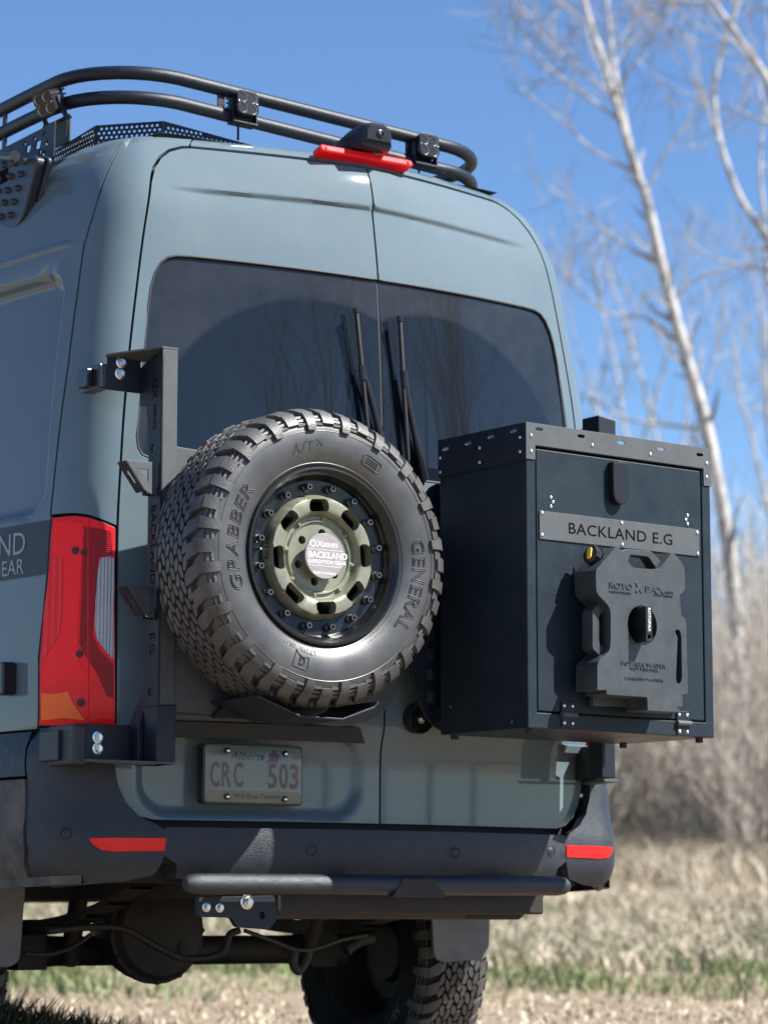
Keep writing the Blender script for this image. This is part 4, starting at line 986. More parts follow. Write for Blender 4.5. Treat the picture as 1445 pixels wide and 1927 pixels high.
# two small folded brackets on the post (they hold a tool)
def tool_bracket(pxl, hole, slotp):
    o = [UF.px(*p, 0.10) for p in pxl]; hh = [UF.px(*p, 0.10) for p in hole]
    br = prism('tool_bracket', UF, o, 0.095, 0.101, 'powder_grey', car, holes=[hh], bev=0.001)
    a, b = np.array(UF.px(*slotp[0], 0.10)), np.array(UF.px(*slotp[1], 0.10))
    q = Fr(UF.pt(a[0], a[1], 0.098), UF.pt(b[0], b[1], 0) - UF.pt(a[0], a[1], 0), (0, 1, 0)); L = float(np.linalg.norm(b - a))
    prism('bracket_flange', q, [(0, -0.004), (L, -0.004), (L, 0.042), (0, 0.042)], -0.002, 0.002, 'powder', br, holes=[rrect(L * 0.3, 0.012, L * 0.72, 0.026, 0.006)], bev=0.001)
    c = UF.px(slotp[1][0] + 8, slotp[1][1] + 3, 0.10)
    boxo('bracket_tab', UF, c[0] - 0.014, c[0] + 0.02, c[1] - 0.008, c[1] + 0.022, 0.088, 0.095, 'powder', br, bev=0.001)
    inst('rivet', rivet_mesh('rivet', 0.005, 0.003, 'chrome'), br, UF.mat4(c[0], c[1] + 0.003, 0.0955))
tool_bracket([(238, 866), (292, 870), (292, 930), (284, 930), (272, 922)], [(262, 882), (279, 884), (279, 906)], ((236, 866), (272, 924)))
tool_bracket([(236, 1102), (290, 1103), (290, 1163), (282, 1163), (270, 1155)], [(260, 1116), (277, 1118), (277, 1140)], ((234, 1102), (270, 1157)))

# carrier on the right door for the box
car2 = thing('box_carrier', 'black steel swing out carrier holding the storage box on the right rear door', 'carrier', (0.45, -0.10, 0.95))
q2 = [UF.px(*p, 0.125) for p in ((806, 905), (1000, 930), (1000, 1380), (850, 1385), (812, 1362), (790, 1320), (777, 1270), (774, 1200), (778, 1100))]
hl2 = [rrect(*(lambda c: (c[0] - 0.012, c[1] - 0.016, c[0] + 0.012, c[1] + 0.016))(UF.px(814, y, 0.125)), 0.003, 2) for y in (1020, 1160, 1195, 1232, 1270, 1312)]
prism('carrier_plate', UF, fillet(q2, [0.06, 0, 0, 0.03, 0.03, 0.05, 0.05, 0.05, 0.05]), 0.108, 0.116, 'powder', car2, holes=hl2, bev=0.002)
kc = UF.px(795, 1352, 0.06)
kn = lathe('latch_disc', [(0.034, 0.02), (0.042, 0.022), (0.044, 0.05), (0.041, 0.056), (0.036, 0.054), (0.033, 0.048), (0.0001, 0.048)], UF, 'black_gloss_plastic', car2, n=32, u=kc[0], v=kc[1])
inst('latch_bolt', hs, kn, UF.mat4(kc[0] + 0.004, kc[1], 0.048))
# right hinge post and brackets
hx0, hx1 = Yp(1116, 1430, -0.03)[0], Yp(1158, 1430, -0.09)[0]
boxo('hinge_post', UF, hx1 - 0.05, hx1, 0.90, 1.86, 0.03, 0.09, 'powder', car2, bev=0.003)
boxo('lower_arm', UF, hx0, hx1, 0.895, 1.03, 0.005, 0.02, 'powder', car2, bev=0.002)
prism('foot_gusset', HF(0.888), [(hx0, -0.02), (hx1 - 0.05, -0.10), (hx1 + 0.005, -0.10), (hx1 + 0.06, 0.10), (hx0 + 0.03, 0.06)], 0.0, 0.007, 'powder_grey', car2, bev=0.001)
boxo('hinge_block', UF, hx1 - 0.01, hx1 + 0.05, 0.90, 1.0, -0.15, -0.02, 'plastic', car2, bev=0.006)
ub = Yp(1128, 800, -0.06); 
prism('upper_bracket', UF, [(ub[0] - 0.035, ub[2] - 0.06), (ub[0] + 0.03, ub[2] - 0.06), (ub[0] + 0.03, ub[2] + 0.012), (ub[0] - 0.035, ub[2] + 0.022)], 0.02, 0.10, 'powder', car2, bev=0.003)
boxo('hinge_block', UF, ub[0] - 0.01, ub[0] + 0.04, ub[2] - 0.07, ub[2] + 0.0, -0.15, 0.02, 'plastic', car2, bev=0.006)
boxo('support_arm', UF, 0.10, 0.74, 1.03, 1.08, 0.118, 0.16, 'powder', car2, bev=0.003)
boxo('support_arm', UF, 0.10, 0.74, 1.55, 1.60, 0.118, 0.16, 'powder', car2, bev=0.003)

# ================================================================== STORAGE BOX
BA = 0.074
BX = Fr((0.105, -0.55, 0.997), (math.cos(BA), math.sin(BA), 0), (0, 0, 1), (math.sin(BA), -math.cos(BA), 0))
bw, bd_, bh = 0.695, 0.372, 0.827; RAIL = 0.105
bx = thing('storage_box', 'tall black aluminium storage box with a hinged door on the back of the van', 'storage box', tuple(BX.pt(bw / 2, 0, -bd_ / 2)))
bodyb = boxo('carcass', BX, 0.003, bw - 0.003, 0.0, bh - 0.062, -bd_, -0.022, 'panel', bx, bev=0.003)
bpx = lambda x, y, n=0.0: BX.px(x, y, n)
dq = [bpx(1008, 838), bpx(1317, 884), bpx(1331, 1363), bpx(1010, 1338)]
du0, du1 = (dq[0][0] + dq[3][0]) / 2, (dq[1][0] + dq[2][0]) / 2; dv0, dv1 = (dq[2][1] + dq[3][1]) / 2, (dq[0][1] + dq[1][1]) / 2
prism('front_frame', BX, [(0, 0), (bw, 0), (bw, bh - 0.06), (0, bh - 0.06)], -0.024, 0.0, 'panel', bx, holes=[[(du0, dv0), (du1, dv0), (du1, dv1), (du0, dv1)]], bev=0.003)
door = boxo('box_door', BX, du0 + 0.004, du1 - 0.004, dv0 + 0.004, dv1 - 0.006, -0.018, -0.001, 'panel', bx, bev=0.003)
# slotted gallery rail round the top
def slot(c, w=0.013, h_=0.0045): return rrect(c[0] - w, c[1] - h_, c[0] + w, c[1] + h_, h_ * 0.98, 4)
fo = [(-0.003, bh), (-0.003, bh - RAIL + 0.004), (0.03, bh - RAIL + 0.004), (0.03, dv1 + 0.002), (bw - 0.028, dv1 + 0.002), (bw - 0.028, bh - RAIL - 0.005), (bw + 0.003, bh - RAIL - 0.005), (bw + 0.003, bh)]
prism('top_rail', BX, fo, 0.0005, 0.0035, 'powder_grey', bx, holes=[slot(bpx(*p)) for p in ((1013, 808), (1092, 821), (1167, 833), (1242, 845), (1315, 856))], bev=0.0008)
SX = Fr(BX.pt(-0.0005, 0, 0), -BX.N, (0, 0, 1), -BX.U)        # left side, u runs towards the van
prism('top_rail', SX, [(0, bh - RAIL), (bd_, bh - RAIL), (bd_, bh), (0, bh)], 0.0, 0.003, 'powder', bx, holes=[slot(SX.px(*p)) for p in ((840, 845), (882, 834), (925, 822), (968, 811))], bev=0.0008)
RX = Fr(BX.pt(bw + 0.0005, 0, 0), -BX.N, (0, 0, 1), BX.U)
prism('top_rail', RX, [(0, bh - RAIL), (bd_, bh - RAIL), (bd_, bh), (0, bh)], 0.0, 0.003, 'powder', bx, holes=[slot((0.05 + 0.09 * k, bh - 0.022)) for k in range(4)], bev=0.0008)
prism('top_rail', BX, [(0, bh - RAIL), (bw, bh - RAIL), (bw, bh), (0, bh)], -bd_ - 0.004, -bd_ - 0.001, 'powder', bx, holes=[slot((0.08 + 0.13 * k, bh - 0.022)) for k in range(5)], bev=0.0008)
rvm = rivet_mesh('rivet', 0.0052, 0.0026, 'chrome')
for p in ((998, 820), (998, 849), (1113, 838), (1222, 855), (1328, 872), (1328, 898)): inst('rivet', rvm, bx, BX.mat4(*bpx(*p), 0.0036))
for p in ((830, 862), (830, 889), (904, 843), (904, 870), (980, 823), (980, 850)): inst('rivet', rvm, bx, SX.mat4(*SX.px(*p), 0.0031))
for p in ((1037, 936), (1041, 945), (1037, 953), (1294, 970), (1291, 978), (1294, 986)): inst('rivet', rvm, door, BX.mat4(*bpx(*p), -0.0008))
sg_ = [bpx(*p, 0.003) for p in ((1016, 1014), (1316, 1047), (1316, 998), (1015, 959))]
su0, su1 = (sg_[0][0] + sg_[3][0]) / 2, (sg_[1][0] + sg_[2][0]) / 2; sv0, sv1 = (sg_[0][1] + sg_[1][1]) / 2, (sg_[2][1] + sg_[3][1]) / 2
sign = boxo('name_plate', BX, su0, su1, sv0, sv1, -0.001, 0.003, 'powder_grey', door, bev=0.0008, label='grey plate cut with the words BACKLAND E.G')
for p in ((1020, 965), (1020, 1007), (1170, 984), (1171, 1025), (1312, 1003), (1313, 1042)): inst('rivet', rvm, door, BX.mat4(*bpx(*p, 0.003), 0.003))
t0, t1, t2, t3 = [bpx(x, y, 0.003)[0] for x, y in ((1070, 1003), (1216, 1018), (1228, 1020), (1265, 1023))]; chh = 0.030
for wd_, x0, x1 in (('BACKLAND', t0, t1), ('E.G', t2, t3)):
    V, F = text_geo(wd_, chh / 0.69, space=1.06, off=0.0004); a0 = V[:, 0].min(); k = (x1 - x0) / (V[:, 0].max() - a0)
    mk('plate_lettering', [BX.pt(x0 + (a - a0) * k, (sv0 + sv1) / 2 - chh / 2 + b, 0.0034) for a, b, c in V], F, 'cut', door, False)
# latch
lt = [bpx(*p, 0.02) for p in ((1153, 868), (1184, 872), (1185, 932), (1180, 945), (1169, 951), (1158, 943), (1154, 928))]
lat = prism('latch', BX, fillet(lt, [0.004, 0.004, 0.01, 0.01, 0.01, 0.01, 0.01]), 0.0, 0.022, 'black_gloss_plastic', door, bev=0.004, seg=3)
boxo('latch_clip', BX, (lt[0][0] + lt[1][0]) / 2 - 0.012, (lt[0][0] + lt[1][0]) / 2 + 0.012, lt[0][1] - 0.006, lt[0][1] + 0.004, 0.004, 0.018, 'powder', lat, bev=0.001)
def hinge(cx, cy):
    c = bpx(cx, cy); hg = boxo('door_hinge', BX, c[0] - 0.024, c[0] + 0.024, c[1] - 0.034, c[1] + 0.034, 0.0, 0.004, 'powder', bx, bev=0.001)
    tube('hinge_knuckle', [BX.pt(c[0] - 0.026, c[1], 0.006), BX.pt(c[0] + 0.026, c[1], 0.006)], 0.008, 'powder_grey', hg, n=12)
    for a in (-0.015, 0.015):
        for b in (-0.023, 0.023): inst('rivet', rvm, hg, BX.mat4(c[0] + a, c[1] + b, 0.004))
hinge(1068, 1345); hinge(1284, 1362)
ft = rivet_mesh('foot', 0.012, 0.012, 'seal', False)
for u, n in ((0.03, -0.03), (bw - 0.03, -0.03), (0.03, -bd_ + 0.03), (bw - 0.03, -bd_ + 0.03)):
    lathe('foot', [(0.011, 0.0), (0.011, -0.013), (0.0001, -0.014)], Fr(BX.pt(u, 0, n), (1, 0, 0), (0, 1, 0), (0, 0, 1)), 'seal', bx, n=12)
inst('rivet', rivet_mesh('bolt_head', 0.006, 0.003, 'dark_steel'), bx, SX.mat4(*SX.px(963, 1358), 0.001))
inst('rivet', rivet_mesh('bolt_head', 0.006, 0.003, 'dark_steel'), bx, SX.mat4(*SX.px(848, 1330), 0.001))

# ================================================================== WATER CAN
NF = 0.108; NB = 0.022
cpx = lambda X, Y, n=NF: BX.px(1040 + X / 4.817, 1000 + Y / 4.817, n)
can = thing('water_can', 'flat dark grey plastic water can locked to the storage box door', 'water can', tuple(BX.pt(*cpx(800, 1600), 0.1)))
OUT = [(575, 140), (608, 150), (720, 330), (965, 350), (1080, 193), (1102, 200), (1195, 320), (1200, 540), (1125, 592), (1125, 735), (1210, 800), (1226, 1475), (1150, 1480), (1152, 1555), (1106, 1572), (1166, 1642), (862, 1625), (856, 1505), (490, 1480), (488, 1440), (405, 1440), (405, 1190), (525, 1080), (525, 690), (395, 560), (390, 355)]
RR = [0.008, 0.008, 0.012, 0.012, 0.008, 0.008, 0.012, 0.01, 0.008, 0.008, 0.01, 0.006, 0.003, 0.006, 0.006, 0.004, 0.004, 0.004, 0.004, 0.003, 0.004, 0.012, 0.02, 0.02, 0.015, 0.01]
cen = cpx(812, 852); rad = abs(cpx(945, 852)[0] - cpx(680, 852)[0]) / 2
sl = [cpx(1104, 905), cpx(1128, 888), cpx(1155, 900), cpx(1166, 960), cpx(1172, 1330), cpx(1160, 1375), cpx(1140, 1386), cpx(1122, 1370), cpx(1118, 1330), cpx(1132, 960)]
canb = prism('can_body', BX, fillet([cpx(*p) for p in OUT], RR, 3), NB, NF, 'can', can, holes=[circ(cen[0], cen[1], rad, 32), fillet(sl, 0.004, 2)], bev=0.0055, seg=3, smooth=False)
back = [(575, 150), (605, 160), (720, 340), (965, 360), (1085, 205), (1190, 330), (1195, 540), (1210, 800), (1222, 1590), (862, 1600), (856, 1590), (410, 1580), (405, 1190), (525, 1080), (525, 690), (395, 560), (395, 360)]
prism('back_shell', BX, fillet([cpx(*p, 0.045) for p in back], 0.008, 3), 0.008, 0.026, 'can', can, bev=0.004)
prism('side_handle', BX, fillet([cpx(*p, 0.08) for p in ((455, 590), (352, 715), (352, 1065), (455, 1165), (520, 1105), (412, 1020), (412, 765), (520, 680))], 0.008, 3), 0.042, 0.084, 'can', can, bev=0.006, seg=3)
prism('top_handle', BX, fillet([cpx(*p, 0.08) for p in ((600, 190), (655, 160), (888, 180), (985, 285), (930, 330), (865, 232), (700, 212), (665, 300))], 0.007, 3), 0.045, 0.082, 'can', can, bev=0.006, seg=3)
boxo('mount_pad', BX, cen[0] - 0.06, cen[0] + 0.06, cen[1] - 0.09, cen[1] + 0.09, 0.0, 0.010, 'powder', can)
lathe('lock_well', [(rad - 0.002, 0.104), (rad - 0.006, 0.036), (0.0001, 0.034)], BX, 'can', can, n=28, u=cen[0], v=cen[1])
# locking handle
lh = [(-0.013, 0.034), (-0.011, 0.040), (0.011, 0.040), (0.013, 0.034), (0.011, 0.026), (0.013, 0.016), (0.010, 0.006), (0.0125, -0.004), (0.010, -0.016), (0.013, -0.026), (0.012, -0.036), (-0.012, -0.036), (-0.013, -0.026), (-0.010, -0.016), (-0.0125, -0.004), (-0.010, 0.006), (-0.013, 0.016), (-0.011, 0.026)]
lc = BX.px(1219, 1176, 0.142)
lock = prism('lock_handle', BX, fillet([(lc[0] + a * 1.0, lc[1] + b * 1.3) for a, b in lh], 0.004, 2), 0.04, 0.147, 'black_gloss_plastic', can, holes=[circ(lc[0], lc[1] - 0.033, 0.0062, 14)], bev=0.002)
V, F = text_geo('ROTOPAX', 0.0095 / 0.69, sx=1.0, align='CENTER')
mk('handle_lettering', [BX.pt(lc[0] - 0.004 + b, lc[1] + 0.014 - a, 0.1476) for a, b, c in V], F, 'white_print', lock, False)
# cap on the sloping shoulder
c0 = BX.pt(*cpx(415, 245, 0.068), 0.063); c1 = BX.pt(*cpx(300, 172, 0.068), 0.066); ax = c1 - c0; ax /= np.linalg.norm(ax)
CF = Fr(c0, np.cross(np.array([0, -1.0, 0.3]), ax), np.cross(ax, np.cross(np.array([0, -1.0, 0.3]), ax)), ax)
cc = lathe('can_cap', [(0.029, -0.02), (0.030, 0.0), (0.031, 0.006), (0.0295, 0.008), (0.0265, 0.009), (0.0265, 0.028), (0.0245, 0.031), (0.0001, 0.031)], CF, 'black_gloss_plastic', can, n=12, sharp=20)
prism('cap_insert', CF, rrect(-0.018, -0.0075, 0.018, 0.0075, 0.007), 0.0305, 0.035, 'yellow', cc, bev=0.001)
tube('cap_tether', catmull([CF.pt(-0.02, -0.02, 0.004), CF.pt(-0.034, -0.02, 0.01), CF.pt(-0.04, -0.005, 0.0), CF.pt(-0.03, 0.0, -0.015)], 5), 0.0015, 'black_gloss_plastic', cc, n=6)
def can_text(s, X0, X1, Yb, hpx, m='can', depth=0.002, slope=None):
    p0, p1 = cpx(X0, Yb), cpx(X1, Yb + (X1 - X0) * 0.11); sz = abs(cpx(X0, Yb)[1] - cpx(X0, Yb - hpx)[1])
    V, F = text_geo(s, sz / 0.69, depth=depth); k = (p1[0] - p0[0]) / (V[:, 0].max() - V[:, 0].min())
    return mk('moulded_lettering', [BX.pt(p0[0] + (a - V[:, 0].min()) * k, p0[1] + b, NF + 0.0004 + c) for a, b, c in V], F, m, can, False)
can_text('ROTO', 512, 718, 512, 55); can_text('PAX', 840, 1008, 550, 55); can_text('.com', 1012, 1088, 560, 32)
can_text('MADE IN THE USA', 512, 708, 552, 15); can_text('PATENT PENDING', 915, 1085, 582, 15)
can_text('POTABLE WATER', 622, 1022, 1212, 34); can_text('NOT FOR FUEL', 700, 955, 1255, 25); can_text('2 GALLONS / 7.6 LITERS', 652, 1000, 1340, 22)
xc = cpx(780, 508)
for r in (math.radians(52), math.radians(-52)):
    c, s_ = math.cos(r), math.sin(r)
    prism('moulded_cross', BX, [(xc[0] + a * c - b * s_, xc[1] + a * s_ + b * c) for a, b in rrect(-0.018, -0.0042, 0.018, 0.0042, 0.002, 2)], NF - 0.002, NF + 0.0022 + (0.0004 if r > 0 else 0), 'can', can, bev=0.0006)

# ================================================================== NUMBER PLATE
pc = [Yp(383, 1508, 0.0), Yp(569, 1512, 0.0), Yp(569, 1410, 0.0), Yp(383, 1402, 0.0)]
PW = 0.312; PH = 0.157
NPF = Fr(((pc[0][0] + pc[1][0]) / 2 - PW / 2, 0.006, (pc[0][2] + pc[2][2]) / 2 - PH / 2), (1, 0, 0), (0, 0, 1), (0, -1, 0))
npl = thing('number_plate', 'white number plate with red letters under a smoked cover on the left rear door', 'number plate', (NPF.O[0] + PW / 2, 0.0, NPF.O[2]))
prism('plate_frame', NPF, rrect(-0.002, -0.003, PW + 0.002, PH + 0.003, 0.012), -0.03, 0.004, 'black_gloss_plastic', npl, bev=0.002)
npb = prism('plate', NPF, rrect(0.004, 0.003, PW - 0.004, PH - 0.003, 0.010), 0.004, 0.006, 'plate', npl, bev=0)
def plate_text(s, u, v, sz, m, sx=1.0, **kw): return text_flat('plate_lettering', s, NPF, u, v, 0.0066, sz, m, npb, sx=sx, **kw)
for ch, u in zip('CRC503', (0.019, 0.055, 0.092, 0.200, 0.236, 0.270)):
    V, F = text_geo(ch, 0.064 / 0.69, off=0.002); k = 0.030 / (V[:, 0].max() - V[:, 0].min())
    mk('plate_character', [NPF.pt(u + (a - V[:, 0].min()) * k, 0.045 + b, 0.0066 + c) for a, b, c in V], F, 'plate_red', npb, False)
plate_text('Alberta', 0.082, 0.118, 0.022, 'plate_black', 1.05, shear=0.35, space=1.05)
plate_text('Wild Rose Country', 0.092, 0.014, 0.0125, 'plate_black', 1.02)
boxo('registration_tag', NPF, 0.176, 0.186, 0.118, 0.129, 0.0064, 0.0068, 'plate_black', npb, bev=0)
for k in range(5):
    a = k * 2 * math.pi / 5 + 0.3
    prism('rose_petal', NPF, circ(0.220 + 0.010 * math.cos(a), 0.128 + 0.009 * math.sin(a), 0.008, 10), 0.0064, 0.0067 + 0.0001 * k, 'plate_red', npb, bev=0)
prism('rose_leaf', NPF, [(0.190, 0.112), (0.215, 0.114), (0.228, 0.120), (0.205, 0.122)], 0.0064, 0.0067, 'plate_red', npb, bev=0)
psc = rivet_mesh('plate_screw', 0.0055, 0.004, 'chrome', False)
psr = lathe_geo([(0.0085, 0.0), (0.0085, 0.004), (0.006, 0.005), (0.0001, 0.005)], f0, 14); pme = bpy.data.meshes.new('screw_cup'); pme.from_pydata([tuple(v) for v in psr[0]], [], psr[1]); pme.materials.append(M['black_gloss_plastic'])
for u, v in ((0.069, 0.141), (0.253, 0.138), (0.069, 0.017), (0.252, 0.014)):
    inst('screw_cup', pme, npl, NPF.mat4(u, v, 0.0105)); inst('plate_screw', psc, npl, NPF.mat4(u, v, 0.0155))
def smoked():
    m = bpy.data.materials.new('smoked_acrylic'); m.use_nodes = True; nt = m.node_tree; nt.nodes.clear(); N = nt.nodes.new; L = nt.links.new
    o = N('ShaderNodeOutputMaterial'); mx = N('ShaderNodeMixShader'); tr = N('ShaderNodeBsdfTransparent'); tr.inputs[0].default_value = (0.78, 0.78, 0.75, 1)
    gl = N('ShaderNodeBsdfGlossy'); gl.inputs['Roughness'].default_value = 0.02; fr = N('ShaderNodeFresnel'); fr.inputs[0].default_value = 1.5
    L(fr.outputs[0], mx.inputs[0]); L(tr.outputs[0], mx.inputs[1]); L(gl.outputs[0], mx.inputs[2]); L(mx.outputs[0], o.inputs[0]); return m
M['smoked'] = smoked()
V = []; F = []; nu, nv = 24, 14
for i in range(nu + 1):
    for j in range(nv + 1):
        a, b = i / nu, j / nv; ex = min(a, 1 - a); ey = min(b, 1 - b); bl_ = sstep(0, 0.10, ex) * sstep(0, 0.16, ey)
        V.append(NPF.pt(0.003 + a * (PW - 0.006), 0.002 + b * (PH - 0.004), 0.0068 + 0.007 * bl_))
for i in range(nu):
    for j in range(nv): F.append((i * (nv + 1) + j, (i + 1) * (nv + 1) + j, (i + 1) * (nv + 1) + j + 1, i * (nv + 1) + j + 1))
mk('plate_cover', V, F, 'smoked', npl, True, 80)

# ================================================================== ROOF RACK
rk = thing('roof_rack', 'black tubular roof rack with two rails round the van roof', 'roof rack', (0, 0.35, 2.72))
def rail(z0, z1, xl, xr, y0, r):
    P = [(xl, 5.0, z0 + 0.02), (xl, 3.0, z0 + 0.02), (xl, 1.2, z0 + 0.015), (xl, 0.80 + y0 - 0.35, z0 + 0.01)]
    c = lambda cx, cy, a0, a1, za, zb: [(cx + 0.26 * math.cos(math.radians(a)), cy + 0.26 * math.sin(math.radians(a)), za + (zb - za) * i / 9) for i, a in enumerate(np.linspace(a0, a1, 10))]
    P += c(xl + 0.26, y0 + 0.26, 180, 270, z0 + 0.005, z0 - 0.004)
    P += [(xl + 0.26 + (xr - xl - 0.52) * t, y0, z0 - 0.004 + (z1 - z0 + 0.004) * t) for t in (0.2, 0.5, 0.8)]
    P += c(xr - 0.26, y0 + 0.26, 270, 360, z1, z1)
    P += [(xr, 1.2, z1 + 0.01), (xr, 5.0, z1 + 0.08)]
    return P
tube('rail', rail(2.922, 2.868, -0.735, 0.705, 0.35, 0.02), 0.0200, 'powder', rk, n=18)
tube('rail', rail(2.848, 2.790, -0.735, 0.705, 0.35, 0.02), 0.0200, 'powder', rk, n=18)
for x, z in ((-0.33, 2.905), (0.34, 2.88)):
    boxo('rail_post', UF, x - 0.012, x + 0.012, z - 0.09, z, -0.352, -0.346, 'powder', rk, bev=0.001)
for y in (0.95, 1.9, 3.0):
    for x in (-0.735, 0.705): boxo('rail_post', Fr((x, y, 0), (0, -1, 0), (0, 0, 1), (-1, 0, 0)), -0.012, 0.012, 2.80, 2.94, -0.003, 0.003, 'powder', rk, bev=0.001)
# perforated skirt under the lower rail (rear and left)
def perforated(name, fr, poly, pitch, r, m, parent):
    V = []; F = []
    us = [p[0] for p in poly]; vs_ = [p[1] for p in poly]; row = 0; v = min(vs_) + pitch * 0.6; cells = []
    while v < max(vs_):
        u = min(us) + pitch * (0.6 + 0.5 * (row % 2))
        while u < max(us): cells.append((u, v)); u += pitch
        v += pitch * 0.866; row += 1
    c = np.array(cells); ok = inside(c, poly)
    for dx, dy in ((r * 1.5, 0), (-r * 1.5, 0), (0, r * 1.5), (0, -r * 1.5)): ok &= inside(c + np.array([dx, dy]), poly)
    holes = [circ(a, b, r, 8) for a, b in c[ok]]
    return prism(name, fr, poly, 0.0, 0.002, m, parent, holes=holes, bev=0)
PF = Fr((0, 0.39, 0), (1, 0, 0), (0, 0, 1), (0, -1, 0))
perforated('perforated_skirt', PF, [(-0.50, 2.70), (0.35, 2.70), (0.35, 2.745), (-0.2, 2.77), (-0.50, 2.795)], 0.0155, 0.0046, 'powder', rk)
PL = Fr((-0.64, 0, 0), (0, -1, 0), (0, 0, 1), (-1, 0, 0))
perforated('perforated_skirt', PL, [(-1.6, 2.68), (-0.54, 2.68), (-0.54, 2.795), (-1.0, 2.77), (-1.6, 2.78)], 0.0155, 0.0046, 'powder', rk)
PC = Fr((-0.64, 0.54, 0), (0.14, -0.15, 0), (0, 0, 1))
perforated('perforated_skirt', PC, [(0.0, 2.68), (0.205, 2.68), (0.205, 2.795), (0.0, 2.795)], 0.0155, 0.0046, 'powder', rk)
boxo('deck', UF, -0.62, 0.55, 2.765, 2.785, -4.8, -0.62, 'powder', rk, bev=0.002)
boxo('corner_gusset', Fr((-0.68, 0, 0), (0, -1, 0), (0, 0, 1), (-1, 0, 0)), -0.80, -0.62, 2.76, 2.845, 0.0, 0.006, 'powder_grey', rk, bev=0.001)
tube('rail_end_cap', [(0.66, 0.55, 2.735), (0.74, 0.55, 2.715)], 0.035, 'seal', rk, n=14)

# work lamps
def work_lamp(fr, label, lab_side):
    w = thing('work_lamp', label, 'work lamp', tuple(fr.pt(0, -0.06, -0.02)), 'work lamps on the roof rack')
    hs_ = fillet([(-0.036, -0.026), (-0.026, -0.036), (0.026, -0.036), (0.036, -0.026), (0.036, 0.026), (0.026, 0.036), (-0.026, 0.036), (-0.036, 0.026)], 0.004, 2)
    prism('housing', fr, hs_, -0.055, 0.0, 'black_gloss_plastic', w, bev=0.003)
    for k in range(5): prism('cooling_fin', fr, [(-0.032, -0.03 + 0.014 * k), (0.032, -0.03 + 0.014 * k), (0.032, -0.025 + 0.014 * k), (-0.032, -0.025 + 0.014 * k)], -0.072, -0.055, 'powder', w, bev=0.001)
    prism('bezel', fr, hs_, 0.0, 0.004, 'black_gloss_plastic', w, holes=[circ(a, b, 0.0155, 18) for a in (-0.0165, 0.0165) for b in (-0.0165, 0.0165)], bev=0.001)
    for a in (-0.0165, 0.0165):
        for b in (-0.0165, 0.0165): lathe('reflector_cup', [(0.0153, 0.0035), (0.013, -0.001), (0.009, -0.004), (0.005, -0.0055), (0.0045, -0.003), (0.0001, -0.002)], fr, 'led', w, n=18, u=a, v=b)
    sc = rivet_mesh('bezel_screw', 0.0025, 0.0015, 'chrome', False)
    for a in (-0.031, 0.031): inst('bezel_screw', sc, w, fr.mat4(a, 0.0, 0.0042))
    boxo('bracket', fr, -0.042, -0.038, -0.055, 0.012, -0.035, -0.015, 'powder', w, bev=0.001)
    boxo('bracket', fr, 0.038, 0.042, -0.055, 0.012, -0.035, -0.015, 'powder', w, bev=0.001)
    boxo('bracket_foot', fr, -0.042, 0.042, -0.060, -0.055, -0.05, -0.01, 'powder', w, bev=0.001)
    tube('cable', catmull([fr.pt(0, -0.02, -0.06), fr.pt(0.005, -0.06, -0.065), fr.pt(-0.005, -0.10, -0.05)], 5), 0.0035, 'seal', w, n=6)
p = Yp(466, 193, 0.30); work_lamp(Fr(p, (1, 0, -0.03), (0, 0.05, 1)), 'cube work lamp on the rear rail left of the brake light', 0)
p = Yp(807, 273, 0.30); work_lamp(Fr(p, (1, 0, -0.03), (0, 0.05, 1)), 'cube work lamp on the rear rail right of the brake light', 0)
p = Xp(84, 195, -0.80); work_lamp(Fr(p, (0.35, -1, 0.12), (-0.42, 0.0, 1)), 'cube work lamp on the left side rail, tilted down', 0)

# traction board on its side mount
tbm = thing('traction_board', 'dark moulded traction board strapped to a slotted plate beside the roof rack', 'traction board', (-0.86, 1.0, 2.45))
XB = -0.80
TF = Fr((XB, 0, 0), (0, -1, 0), (0, 0, 1), (-1, 0, 0))
tpx = lambda X, Y, n=0.0: TF.px(X / 6.02, 200 + Y / 6.02, n)
ml_ = [tpx(*p) for p in ((632, 172), (625, 330), (618, 560), (560, 760), (520, 1000), (300, 1520))]
mo = ml_ + [(-1.9, ml_[-1][1]), (-1.9, ml_[0][1])]
hol = [[tpx(*q) for q in ((420, 400), (478, 372), (462, 470), (402, 490))], [tpx(*q) for q in ((310, 450), (365, 430), (345, 515), (300, 520))]]
hol += [circ(*tpx(*q), 0.008, 10) for q in ((290, 425), (400, 365), (512, 310), (545, 410), (465, 515), (512, 528), (480, 640), (240, 1440), (420, 700))]
prism('mount_plate', TF, mo, -0.002, 0.004, 'powder', tbm, holes=hol, bev=0.001)
NBD = 0.06
bo = [tpx(*p, NBD) for p in ((372, 545), (425, 590), (245, 1290), (60, 1480))]
bo2 = bo + [(-1.8, bo[-1][1] - 0.02), (-1.8, bo[0][1] + 0.02)]
brd = prism('board', TF, fillet(bo2, 0.012), 0.03, NBD, 'board', tbm, bev=0.004) if 'board' in M else None
M['board'] = mat('navy_black_moulded_plastic', (0.020, 0.026, 0.040), 0.4, var=0.1)
if brd is None: brd = prism('board', TF, fillet(bo2, [0.02, 0.03, 0.04, 0.04, 0, 0]), 0.03, NBD, 'board', tbm, bev=0.006, seg=3)
prism('board_rim', TF, fillet([(a + 0.016 if i in (0, 1, 2, 3) else a, b) for i, (a, b) in enumerate(bo2)], [0.02, 0.03, 0.04, 0.04, 0, 0]), 0.018, 0.03, 'board', tbm, bev=0.003)
V, F = lathe_geo([(0.011, 0.0), (0.009, 0.009), (0.005, 0.014), (0.0001, 0.0145)], f0, 10); stud = bpy.data.meshes.new('stud'); stud.from_pydata([tuple(v) for v in V], [], F); stud.materials.append(M['board']); stud.shade_smooth()
